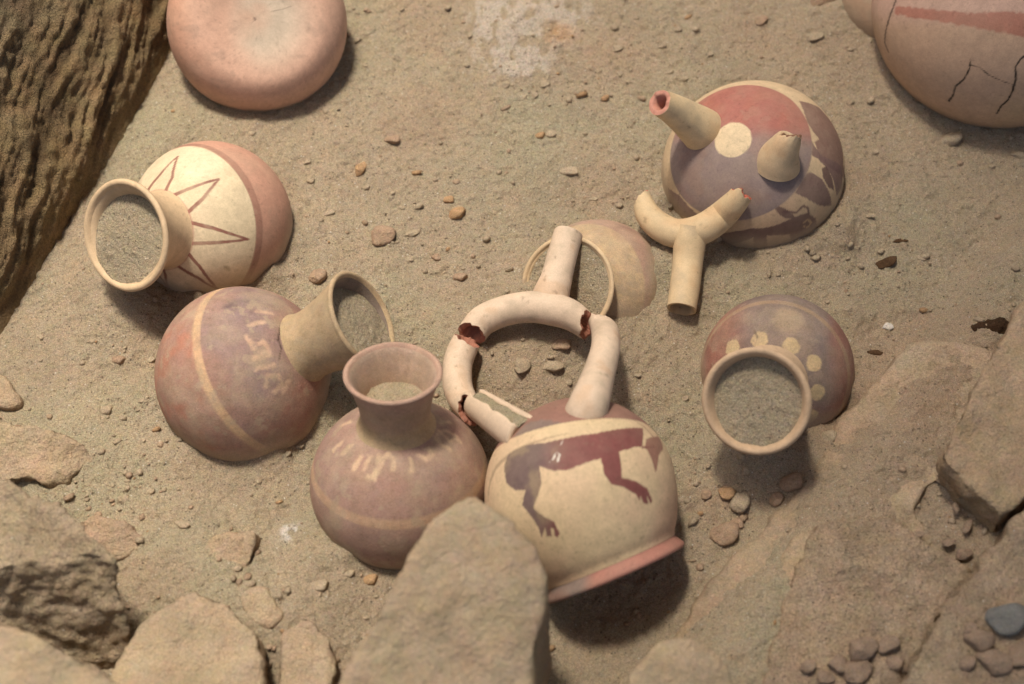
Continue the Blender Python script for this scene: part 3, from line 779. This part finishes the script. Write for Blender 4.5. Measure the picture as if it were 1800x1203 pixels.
# 7 ---- dotted jar, right
Hj = Pot('flared_jar', 'jar with cream dots round its neck, its wide sand-filled mouth facing the camera', 'jar', 1366, 652, 14, (-.133, -.200, .97), 134)
def paint(s, V, W):
    n = fbm(V, 11, 4, 91); n2 = fbm(V, 45, 3, 93); t = s.dir[:, 2]; px_, py_ = project(W)
    c = np.tile(lin(146, 124, 112) * .68, (len(V), 1)); c = mix(c, lin(164, 138, 120) * .70, sst(-.1, .4, n2) * .6)
    c = mix(c, lin(176, 112, 88) * .72, np.clip(sst(1330, 1270, px_ + 20 * n) + sst(1450, 1480, px_ + 18 * n) * .8 + sst(700, 745, py_ + 15 * n) * .6, 0, 1) * .85)
    c = mix(c, lin(186, 150, 110) * .75, sst(.34, .31, t + .01 * n) * sst(.22, .25, t) * .7)
    for q in ((1335, 597), (1391, 608), (1431, 639), (1437, 690), (1424, 733), (1287, 612), (1385, 562)):
        k = .35 if q == (1385, 562) else .95
        c = mix(c, lin(214, 182, 128) * .8, s.line([q], 30 if k > .5 else 56, soft=3 if k > .5 else 20, wear=4) * k)
    c = mix(c, lin(120, 96, 80) * .7, s.line([(1326, 582), (1332, 594)], 4) * .8)
    return c
Hj.body(ell(134, 128, 180), 300, 0.0, paint, M_DUSTY, wob=0.008, dust=0.28, contact=52)
Hj.neck(60, 110, 88, 250, 11, M_CLAY, lin(208, 172, 130) * .78, flare=1.8, dust=.22, contact=0, fillet=8)
Hj.sand(16, (0, -.13), 'lumpy sand filling the wide mouth of the dotted jar', bulge=3)

# 8 ---- big cracked pot, top right corner, and the pot behind it
I = Pot('large_pot', 'large cracked pinkish tan pot with a broad red stripe in the upper right corner', 'pot', 1762, 6, 110, (.12, .55, .82), 226)
def paint(s, V, W):
    n = fbm(V, 9, 4, 15); n2 = fbm(V, 40, 3, 16)
    c = np.tile(lin(206, 166, 130) * .78, (len(V), 1)); c = mix(c, lin(204, 168, 124) * .76, sst(-.1, .5, n))
    px_, py_ = project(W); c = mix(c, lin(214, 170, 146) * .8, sst(60, 10, py_) * .8)
    c = mix(c, lin(190, 108, 82) * .75, s.line([(1576, 18), (1640, 26), (1700, 34), (1780, 40), (1840, 50)], [18, 20, 22, 40, 60], wear=6, soft=4) * .75)
    for pts, w in (([(1575, 0), (1570, 14), (1562, 36), (1557, 56), (1555, 75), (1562, 92)], 3.8), ([(1668, 178), (1676, 166), (1680, 152), (1694, 140), (1704, 122), (1706, 104)], [4, 4, 3.4, 3, 2.4, 2]),
                   ([(1752, 200), (1760, 186), (1772, 176), (1780, 160), (1786, 138), (1785, 118), (1794, 104), (1810, 92)], 3.6), ([(1706, 114), (1722, 118), (1738, 132), (1760, 142), (1784, 150)], 1.2)):
        c = mix(c, lin(60, 42, 32) * .5, s.line(pts, w, soft=1.8, wear=1.6))
    return c
I.body(ell(226, 196, 300), 440, 0.4, paint, M_CLAY, wob=0.006, dust=0.16, contact=10)
J = Pot('round_pot', 'pale shoulder of a pot mostly hidden behind the large cracked pot', 'pot', 1572, 0, 20, (0, .4, .9), 92)
J.body(ell(92, 88, 60), 90, 0, lambda s, V, W: np.tile(lin(196, 158, 122) * .76, (len(V), 1)), M_CLAY, wob=0.01, dust=.4, contact=36)

# ------------------------------------------------------------------ rocks and adobe
def remesh(V, Fc, voxel, smooth_it=6, smooth_f=.5):
    me = bpy.data.meshes.new('tmp'); me.from_pydata([tuple(v) for v in V], [], Fc); me.update()
    o = bpy.data.objects.new('tmp', me); COL.objects.link(o)
    m = o.modifiers.new('r', 'REMESH'); m.mode = 'VOXEL'; m.voxel_size = voxel
    if smooth_it:
        m2 = o.modifiers.new('s', 'SMOOTH'); m2.factor = smooth_f; m2.iterations = smooth_it
    dg = bpy.context.evaluated_depsgraph_get(); ev = o.evaluated_get(dg)
    out = bpy.data.meshes.new_from_object(ev)
    bpy.data.objects.remove(o); bpy.data.meshes.remove(me)
    return out
def block(name, label, cat, top, drop, voxel=.005, rough=(.010, .003, .0012), color=None, smooth_it=8, seed=0, flare=1.06, mat=None, shift=(0, 0), group=None, tone=.25, dome=0, rs=2.0):
    """a lump of earth: outline of its upper face (px, py, z) dropped by `drop` px; edges worn, surface roughened"""
    T = [G(*q) for q in top]; c = sum(T, Vector()) / len(T)
    ctr = c + Vector((0, 0, dome * PX))
    Bt = [Vector((c.x + (q.x - c.x) * flare + shift[0] * PX, c.y + (q.y - c.y) * flare + shift[1] * PX, q.z - drop * PX)) for q in T]
    n = len(T); V = T + Bt + [ctr, Vector((c.x + shift[0] * PX, c.y + shift[1] * PX, c.z - drop * PX))]
    Fc = [(i, (i + 1) % n, 2 * n) for i in range(n)] + [(n + (i + 1) % n, n + i, 2 * n + 1) for i in range(n)]
    Fc += [(i, n + i, n + (i + 1) % n, (i + 1) % n) for i in range(n)]
    # consistent orientation
    me = remesh(V, Fc, voxel, smooth_it)
    co = np.empty(len(me.vertices) * 3, np.float32); me.vertices.foreach_get('co', co); co = co.reshape(-1, 3)
    nr = np.empty(len(me.vertices) * 3, np.float32); me.vertices.foreach_get('normal', nr); nr = nr.reshape(-1, 3)
    S = seed * 3.7
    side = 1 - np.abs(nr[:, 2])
    d = rough[0] * fbm(co + S, 9, 3, seed) + rough[1] * (1 + rs * side) * fbm(co + S, 45, 3, seed + 5) + rough[2] * fbm(co, 170, 2, seed + 9)
    d = d - rough[0] * .55 * np.abs(fbm(co + S, 15, 3, seed + 30)) * 2 + rough[1] * .6 * np.abs(fbm(co, 80, 2, seed + 31))
    co = co + nr * d[:, None]
    base = (lin(184, 163, 133) * .78 if color is None else color)
    n1 = fbm(co, 8, 3, seed + 2); n2 = fbm(co, 40, 3, seed + 3)
    col = base * (1 + .12 * n1 + .10 * n2)[:, None]
    col = mix(col, REDD * .9, sst(-.1, .5, n1 + .3 * n2) * tone * 2)
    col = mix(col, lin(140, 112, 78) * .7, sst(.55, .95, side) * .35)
    o_c = co.mean(0)
    me.vertices.foreach_set('co', (co - o_c).astype(np.float32).ravel()); me.update()
    me.polygons.foreach_set('use_smooth', np.ones(len(me.polygons), bool))
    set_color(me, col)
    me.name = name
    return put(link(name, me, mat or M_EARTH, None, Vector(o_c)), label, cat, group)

# foreground rock, bottom centre
block('rock', 'tall blurred sandy rock rising at the bottom centre in front of the jars', 'rock',
      [(560, 1262, 250), (640, 1110, 300), (700, 1003, 330), (752, 918, 345), (800, 874, 350), (842, 868, 350), (890, 905, 345), (944, 962, 335), (962, 1030, 320), (948, 1110, 300), (938, 1180, 270), (960, 1290, 240)],
      250, .006, (.006, .0022, .0009), seed=2, flare=.97, shift=(12, -30), tone=.15, dome=8, smooth_it=3)
# left blocks
block('adobe_block', 'large blurred earth block with a dark pitted side at the left edge', 'adobe block',
      [(-60, 800, 200), (0, 834, 210), (62, 868, 215), (112, 892, 215), (160, 935, 214), (206, 970, 208), (200, 986, 204), (150, 978, 204), (110, 990, 200), (50, 985, 200), (0, 998, 200), (-60, 1000, 200)],
      230, .004, (.010, .0048, .0018), seed=4, flare=1.0, smooth_it=3, shift=(10, -135), mat=M_ROUGH)
block('adobe_block', 'blurred smooth earth block filling the bottom left corner', 'adobe block',
      [(-80, 1085, 300), (0, 1094, 302), (90, 1118, 300), (170, 1160, 292), (240, 1215, 280), (260, 1330, 260), (-80, 1330, 260)], 260, .006, (.010, .002, .0008), seed=5, flare=1.0, tone=.15)
block('adobe_block', 'flat-topped earth block with a dark cleft beside it, shaded by the pitted block', 'adobe block',
      [(175, 1240, 110), (196, 1165, 106), (240, 1092, 104), (295, 1052, 104), (350, 1036, 104), (415, 1066, 106), (456, 1112, 104), (464, 1200, 112), (468, 1290, 112)], 150, .005, (.008, .0028, .0012), seed=6, flare=1.0, tone=.15)
block('rock', 'wedge-shaped tan stone half in shade near the left edge', 'stone',
      [(-40, 735, 46), (20, 742, 52), (95, 752, 52), (150, 775, 40), (178, 805, 26), (160, 822, 24), (95, 845, 32), (20, 845, 40), (-40, 845, 40)], 80, .0045, (.008, .0040, .0012), seed=7, flare=1.05, tone=.25)
block('rock', 'small upright stone at the left edge below the mud wall', 'stone',
      [(-20, 660, 26), (6, 655, 28), (34, 694, 20), (36, 712, 16), (14, 716, 18), (-20, 712, 20)], 40, .004, (.004, .002, .001), seed=8)
block('clod', 'reddish crumbly clod touching the pitted block', 'clod',
      [(140, 915, 46), (168, 903, 52), (218, 912, 50), (250, 936, 42), (250, 962, 34), (214, 986, 34), (160, 980, 36)], 60, .004, (.004, .0030, .001), seed=9, color=REDD * .9)
block('clod', 'broad earth clod casting a small dark shadow to its right', 'clod',
      [(362, 945, 50), (400, 928, 56), (452, 932, 58), (454, 952, 56), (440, 990, 50), (428, 1022, 44), (385, 1015, 42), (350, 985, 42)], 70, .004, (.005, .0030, .001), seed=10)
block('clod', 'crumbling earth lump at the edge of the flat-topped block', 'clod',
      [(420, 1040, 58), (462, 1030, 62), (492, 1062, 60), (500, 1092, 56), (478, 1110, 54), (440, 1090, 54)], 70, .004, (.005, .0040, .0012), seed=11)
block('clod', 'low earth lump at the bottom edge left of the tall rock', 'clod',
      [(492, 1110, 60), (540, 1085, 66), (585, 1115, 62), (590, 1180, 60), (570, 1250, 60), (490, 1250, 60)], 80, .0045, (.006, .0030, .0012), seed=12)
block('rock', 'rounded blurred earth lump at the bottom edge right of centre', 'stone',
      [(1100, 1260, 190), (1108, 1190, 205), (1150, 1125, 220), (1205, 1106, 224), (1262, 1130, 218), (1292, 1180, 206), (1310, 1260, 190)], 180, .005, (.006, .0015, .0008), seed=13, flare=1.0, tone=.1, dome=10)
# right side adobe
block('adobe_block', 'long sloping earth ledge running down from the dark root hole', 'adobe block',
      [(1602, 604, 62), (1680, 602, 76), (1742, 614, 88), (1820, 640, 96), (1800, 780, 96), (1700, 838, 96), (1636, 842, 100), (1608, 890, 96), (1660, 960, 92), (1712, 1010, 96), (1600, 1270, 84), (1090, 1270, 16), (1130, 1190, 18), (1240, 1040, 26), (1350, 925, 32), (1436, 822, 40), (1490, 720, 50)],
      110, .005, (.009, .0026, .0012), seed=14, flare=1.14, color=lin(181, 159, 130) * .84, tone=.3, smooth_it=14)
block('adobe_block', 'smooth slanting earth slab in the lower right leading to the bottom edge', 'adobe block',
      [(1480, 925, 86), (1460, 985, 86), (1430, 1090, 82), (1395, 1200, 76), (1395, 1260, 74), (1210, 1260, 50), (1240, 1150, 50), (1330, 1020, 58), (1395, 935, 70)],
      110, .005, (.005, .0014, .0010), seed=15, flare=1.02, color=lin(182, 159, 130) * .84, tone=.3)
block('adobe_block', 'broad rough earth block with loose clods along its lower edge', 'adobe block',
      [(1440, 915, 86), (1560, 908, 100), (1630, 950, 106), (1702, 1003, 110), (1650, 1090, 107), (1590, 1180, 100), (1560, 1270, 94), (1330, 1270, 78), (1352, 1140, 82), (1395, 1010, 84)],
      130, .0036, (.008, .0060, .0026), rs=0, seed=16, flare=1.12, color=lin(182, 159, 130) * .88, tone=.2, mat=M_ROUGH)
block('adobe_block', 'big rounded earth block overhanging a dark hollow at the right edge', 'adobe block',
      [(1800, 520, 190), (1775, 560, 190), (1740, 620, 192), (1700, 700, 194), (1655, 775, 190), (1650, 806, 180), (1690, 850, 176), (1750, 905, 176), (1762, 918, 172), (1810, 880, 176), (1900, 800, 190), (1900, 520, 190)],
      120, .005, (.008, .0028, .0012), seed=17, flare=.96, color=lin(180, 156, 124) * .84, tone=.2, shift=(10, 4), smooth_it=16)
block('adobe_block', 'rough earth block in the bottom right corner carrying a grey stone', 'adobe block',
      [(1900, 850, 170), (1812, 885, 168), (1760, 940, 160), (1718, 1000, 150), (1662, 1070, 142), (1610, 1150, 136), (1570, 1215, 130), (1550, 1290, 128), (1900, 1290, 170)],
      130, .004, (.008, .0045, .0020), seed=18, flare=1.08, color=lin(182, 159, 130) * .86, tone=.2, mat=M_ROUGH)
block('root_lump', 'dark twisted root lump in a hole at the right above the earth ledge', 'root',
      [(1708, 590, 70), (1722, 568, 78), (1748, 562, 84), (1770, 572, 90), (1756, 596, 84), (1730, 610, 76)], 60, .003, (.006, .009, .002), seed=19, color=lin(92, 68, 48) * .5, tone=0, smooth_it=2)

# ------------------------------------------------------------------ pebbles and clods
def ico(sub):
    import bmesh
    bm = bmesh.new(); bmesh.ops.create_icosphere(bm, subdivisions=sub, radius=1)
    V = np.array([v.co[:] for v in bm.verts]); Fc = np.array([[v.index for v in f.verts] for f in bm.faces]); bm.free(); return V, Fc
def stone_shape(sub, seed, planes=9):
    V, Fc = ico(sub); rg = np.random.default_rng(seed)
    N = rg.normal(size=(planes, 3)); N /= np.linalg.norm(N, axis=1)[:, None]; D_ = rg.uniform(.55, .85, planes)
    for nn, d in zip(N, D_):
        k = V @ nn; V = np.where((k > d)[:, None], V - nn * (k - d)[:, None] * .92, V)
    V = V * (1 + .16 * fbm(V + seed, 1.6, 4, seed) + .05 * np.abs(fbm(V + seed, 5, 2, seed + 4)))[:, None]
    V[:, 2] *= .75
    return V, Fc
SHAPES = [stone_shape(3, 500 + i) for i in range(9)]
COLS = {'s': SAND * .98, 'r': lin(182, 154, 126) * .82, 'o': lin(192, 156, 116) * .80, 'm': lin(172, 148, 124) * .74, 'g': lin(150, 148, 140) * .66, 'd': lin(110, 84, 60) * .6, 't': lin(182, 158, 120) * .80, 'w': lin(225, 215, 200) * .85}
MESHES = {}
def pebble(px, py, w, h, label, c='s', z=None, cat='stone', group=None, sink=.30, name='pebble', i=None):
    i = random.randrange(9) if i is None else i
    if (i, c) not in MESHES:
        V, Fc = SHAPES[i]; cc = COLS[c] * (1 + .15 * fbm(V, 2.2, 3, i))[:, None]
        MESHES[(i, c)] = make_mesh(name, V, Fc, cc)
    if z is None: p_ = on_floor(px, py)
    else: p_ = G(px, py, z)
    m = mpp(p_); o = link(name, MESHES[(i, c)], M_STONE)
    sx, sy = w * m / 2 * 1.1, h * m / 2 * 1.2
    o.scale = (sx, sy, min(sx, sy) * .85); o.location = (p_.x, p_.y, p_.z + o.scale[2] * (.42 - sink))
    o.rotation_euler = (random.uniform(-.6, -.25), random.uniform(-.45, -.1), random.uniform(-.35, .35))
    return put(o, label, cat, group)
BIG = [
 (671, 416, 46, 40, 'pinkish angular stone, the largest on the open sand left of centre', 'r'),
 (722, 412, 32, 15, 'flat sand-coloured clod just right of the largest pinkish stone', 's'),
 (690, 247, 30, 24, 'rounded pinkish pebble below the overturned pot', 'r'),
 (633, 298, 25, 32, 'ochre upright pebble right of the jar with rays', 'o'),
 (789, 352, 20, 18, 'small orange pebble, upper of a close pair', 'o'),
 (803, 376, 32, 27, 'orange angular pebble, lower of a close pair', 'o'),
 (808, 488, 36, 18, 'reddish clod on the sand left of the buried mouth', 'r'),
 (767, 453, 19, 14, 'small reddish clod between the largest stone and the buried mouth', 'r'),
 (720, 457, 14, 10, 'tiny clod under the largest pinkish stone', 's'),
 (559, 486, 30, 32, 'pinkish pebble at the lip of the lying brown jar', 'r'),
 (917, 643, 30, 36, 'dark oval clod inside the broken handle arch', 's'),
 (985, 607, 36, 26, 'brown clod under the right end of the broken handle arch', 'r'),
 (971, 645, 42, 24, 'flat clod near the attached handle leg', 's'),
 (968, 237, 22, 18, 'sand-coloured pebble, right of the two above the handle', 's'),
 (950, 239, 22, 14, 'orange flake, left of the two above the handle', 'o'),
 (1672, 246, 36, 26, 'dark rounded pebble below the large cracked pot', 's'),
 (1430, 66, 34, 18, 'low clod between the grey and red dome and the cracked pot', 's'),
 (1338, 38, 26, 24, 'small pinkish clod near the top edge right of centre', 'r'),
 (1446, 2, 62, 20, 'dark brown stone cut by the top edge', 'r'),
 (1274, 939, 58, 44, 'flat reddish stone right of the base ring', 'r'),
 (1300, 882, 34, 44, 'oval brown stone standing between smaller ones below the dotted jar', 's'),
 (1278, 868, 32, 26, 'orange-brown pebble touching the oval stone', 'o'),
 (1294, 922, 24, 26, 'thin reddish chip above the flat reddish stone', 'r'),
 (1394, 848, 46, 36, 'brown angular clod against the earth ledge', 'r'),
 (1364, 878, 27, 25, 'small angular clod left of the ledge clod', 'r'),
 (1240, 870, 20, 19, 'small clod right of the painted bottle', 'r'),
 (1312, 828, 22, 18, 'small clod in the shade below the dotted jar', 's'),
 (1457, 768, 30, 26, 'low clod wedged between the dotted jar and the ledge', 's'),
 (652, 1020, 32, 24, 'bright orange chip below the upright brown jar', 'o'),
 (562, 1031, 42, 24, 'sand-coloured clod left of the orange chip', 's'),
 (611, 1010, 24, 18, 'rounded clod between the orange chip and the upright jar', 's'),
 (320, 922, 30, 16, 'flat pinkish clod below the lying brown jar', 's'),
 (265, 634, 20, 14, 'small clod left of the lying brown jar', 's'),
 (210, 634, 28, 20, 'low pinkish lump in the sand near the lying jar', 'r'),
 (188, 722, 26, 20, 'broken clod above the wedge-shaped stone', 's'),
 (214, 880, 22, 20, 'crumbly clod right of the wedge-shaped stone', 's'),
 (1560, 575, 22, 14, 'pale pebble right of the dotted jar', 'w'),
 (1535, 622, 40, 14, 'dark sliver right of the dotted jar', 'd'),
 (1556, 463, 48, 20, 'dark jagged flake on the open sand at the right', 'd'),
 (1582, 424, 30, 9, 'thin brown sliver above the dark jagged flake', 'd'),
 (1718, 1008, 1, 1, None, 's'),
 (1000, 302, 34, 20, 'low sandy lump in the open sand above the buried mouth', 's'),
 (1096, 408, 20, 16, 'rounded pebble right of the buried mouth', 's'),
 (1040, 352, 24, 10, 'flat clod above the upright spout', 's'),
 (645, 330, 16, 12, 'small half-sunk clod below right of the ochre upright pebble', 's'), (545, 318, 16, 14, 'small half-sunk clod just right of the red band of the ray-painted jar', 's'), (575, 375, 26, 14, 'small half-sunk clod right of the ray-painted jar, level with its neck', 's'), (540, 285, 14, 12, 'small half-sunk clod above right of the ray-painted jar', 's'),
 (443, 235, 14, 14, 'small half-sunk clod between the overturned pot and the ray-painted jar', 's'), (572, 195, 14, 12, 'small half-sunk clod at the edge of the shadow of the overturned pot', 's'), (1085, 85, 20, 18, 'small half-sunk clod below the top edge right of the white crust', 's'), (1088, 130, 14, 14, 'small half-sunk clod in the open sand left of the upper handle stub', 's'),
 (1175, 128, 18, 10, 'small half-sunk clod just above the left handle stub', 's'), (1200, 140, 22, 12, 'small half-sunk clod above the red half of the dome', 's'), (1245, 97, 18, 12, 'small half-sunk clod above the dome bottle, near the middle of its back', 's'), (955, 148, 22, 18, 'small half-sunk clod right at the foot of the white crust', 's'),
 (935, 168, 26, 16, 'small half-sunk clod below the foot of the white crust, middle one of three', 's'), (918, 172, 26, 10, 'small half-sunk clod below the foot of the white crust, lower left of three', 's'), (888, 150, 20, 14, 'small half-sunk clod under the left end of the white crust', 's'), (1610, 60, 14, 12, 'small half-sunk clod beside the hidden pot shoulder', 's'),
 (1540, 268, 14, 12, 'small half-sunk clod right of the dome bottle, level with its disc', 's'), (1600, 290, 16, 10, 'small half-sunk clod left below the dark rounded pebble', 's'), (1528, 380, 22, 10, 'small half-sunk clod right of the painted animal on the dome bottle', 's'), (1620, 455, 16, 10, 'small half-sunk clod right of the dark jagged flake', 's'),
 (1755, 468, 24, 10, 'small half-sunk clod near the right edge above the root lump', 's'), (1770, 335, 16, 12, 'small half-sunk clod near the right edge, below the cracked pot shadow', 's'), (1790, 272, 26, 18, 'small half-sunk clod cut by the right edge below the cracked pot', 's'), (160, 600, 16, 10, 'small half-sunk clod between the mud wall and the lying brown jar', 's'),
 (70, 590, 14, 10, 'small half-sunk clod at the foot of the mud wall near the left edge', 's'), (250, 705, 14, 10, 'small half-sunk clod touching the left side of the lying brown jar', 's'), (340, 850, 18, 12, 'small half-sunk clod under the bottom of the lying brown jar', 's'), (525, 785, 22, 9, 'small half-sunk clod in the gap between the two brown jars', 's'),
 (250, 775, 12, 9, 'small half-sunk clod left below the lying brown jar', 's'), (1250, 720, 14, 12, 'small half-sunk clod touching the rim of the dotted jar on its left', 's'), (1120, 660, 14, 10, 'small half-sunk clod right of the attached handle leg', 's'), (1205, 700, 14, 10, 'small half-sunk clod between the painted bottle and the dotted jar', 's'), (705, 365, 14, 8, 'small half-sunk clod just above the flat clod beside the largest stone', 's'),
]
for q in BIG:
    if q[2] < 3: continue
    if q[4].startswith('small half-sunk'): pebble(*q[:4], q[4], q[5], group='small clods on the open sand', sink=.45)
    elif q[4]: pebble(*q[:4], q[4], q[5])
    else: pebble(*q[:4], 'small sand-coloured clod half sunk in the open sand', q[5], group='small clods on the open sand', sink=.45)
# stones on the blocks
pebble(1772, 1086, 76, 62, 'blue-grey smooth stone on the bottom right block', 'g', z=164, sink=.55)
for (a, b, w, h, z, l) in ((1515, 1140, 62, 46, 108, 'largest loose clod on the broad rough block'), (1474, 1166, 38, 32, 100, 'squarish clod left of the largest on the rough block'),
        (1505, 1180, 56, 44, 102, 'rounded clod below the largest on the rough block'), (1560, 1132, 44, 30, 110, 'clod right of the largest on the rough block'),
        (1575, 1165, 34, 30, 106, 'clod near the right end of the rough block edge'), (1420, 1170, 30, 24, 92, 'small clod at the left end of the rough block edge'),
        (1450, 1190, 34, 24, 94, 'low clod near the bottom edge of the rough block'),
        (1722, 1122, 50, 44, 152, 'brown lump left of the blue-grey stone'), (1750, 1160, 62, 50, 154, 'large brown lump under the blue-grey stone'), (1795, 1150, 44, 50, 160, 'brown lump cut by the right edge below the grey stone'),
        (1700, 1165, 30, 26, 146, 'small lump left of the large brown lump'), (1705, 1105, 26, 22, 152, 'small lump above the brown lump by the grey stone')):
    pebble(a, b, w, h, l, 'm', z=z, sink=.55, cat='clod', name='clod')
for (a, b, w, h, l) in ((1610, 941, 30, 14, 'flat chip at the left of the dark hollow'), (1666, 955, 26, 14, 'chip in the middle of the dark hollow'), (1700, 925, 16, 30, 'upright sliver in the dark hollow'),
        (1680, 895, 14, 24, 'thin clod at the top of the dark hollow'), (1692, 975, 34, 26, 'clod at the bottom of the dark hollow')):
    pebble(a, b, w, h, l, 'm', z=97, sink=.2, cat='clod', name='clod')

# crumbs: uncountable small grit
def grit():
    V0, F0 = ico(1); n = 5200; Vs, Cs = [], []
    k = 0; base = 0; Fs = []
    cl = RNG.uniform(size=(9, 2))
    pts = []
    while len(pts) < n:
        a, b = RNG.uniform(-60, 1860), RNG.uniform(-60, 1260)
        pts.append((a, b))
    clusters = [(225, 870, 45, 160), (110, 700, 70, 60), (300, 760, 60, 50), (920, 150, 40, 60), (1150, 140, 120, 90), (450, 1050, 50, 90), (1680, 930, 50, 130), (1500, 1150, 90, 180), (1750, 1130, 60, 120), (1290, 890, 60, 30), (900, 230, 160, 100), (1550, 560, 90, 60)]
    for cx, cy, sd, m in clusters:
        for _ in range(m): pts.append((RNG.normal(cx, sd), RNG.normal(cy, sd * .7)))
    W = np.array([list(G(*q)) for q in pts]); hz = Hd(W[:, :2])
    dens = fbm(W[:, :2], 7, 3, 401)
    for q, h, d in zip(W, hz, dens):
        if RNG.uniform() > .65 + d * .9: continue
        s = min(.0008 * math.exp(RNG.exponential(.62)), .0060)
        R_ = Matrix.Rotation(RNG.uniform(0, 6.28), 3, 'Z')
        sc = np.array([RNG.uniform(.8, 1.5), RNG.uniform(.7, 1.1), RNG.uniform(.45, .8)]) * s
        v = V0 * RNG.uniform(.72, 1.15, size=(len(V0), 1)) * sc; v = v @ np.array(R_).T @ np.array(Matrix.Rotation(-.45, 3, 'X') @ Matrix.Rotation(-.3, 3, 'Y')).T + np.array([q[0], q[1], h + sc[2] * .18])
        Vs.append(v); Fs.append(F0 + base); base += len(V0)
        c = SAND if RNG.uniform() > .3 else REDD
        if RNG.uniform() < .05: c = COLS['o']
        Cs.append(np.tile(c * RNG.uniform(.85, 1.08), (len(V0), 1)))
    me = make_mesh('crumbs', np.concatenate(Vs), np.concatenate(Fs), np.concatenate(Cs), smooth=False)
    put(link('earth_crumbs', me, M_STONE), 'tiny earth crumbs and grit strewn over the sand floor', kind='stuff')
grit()
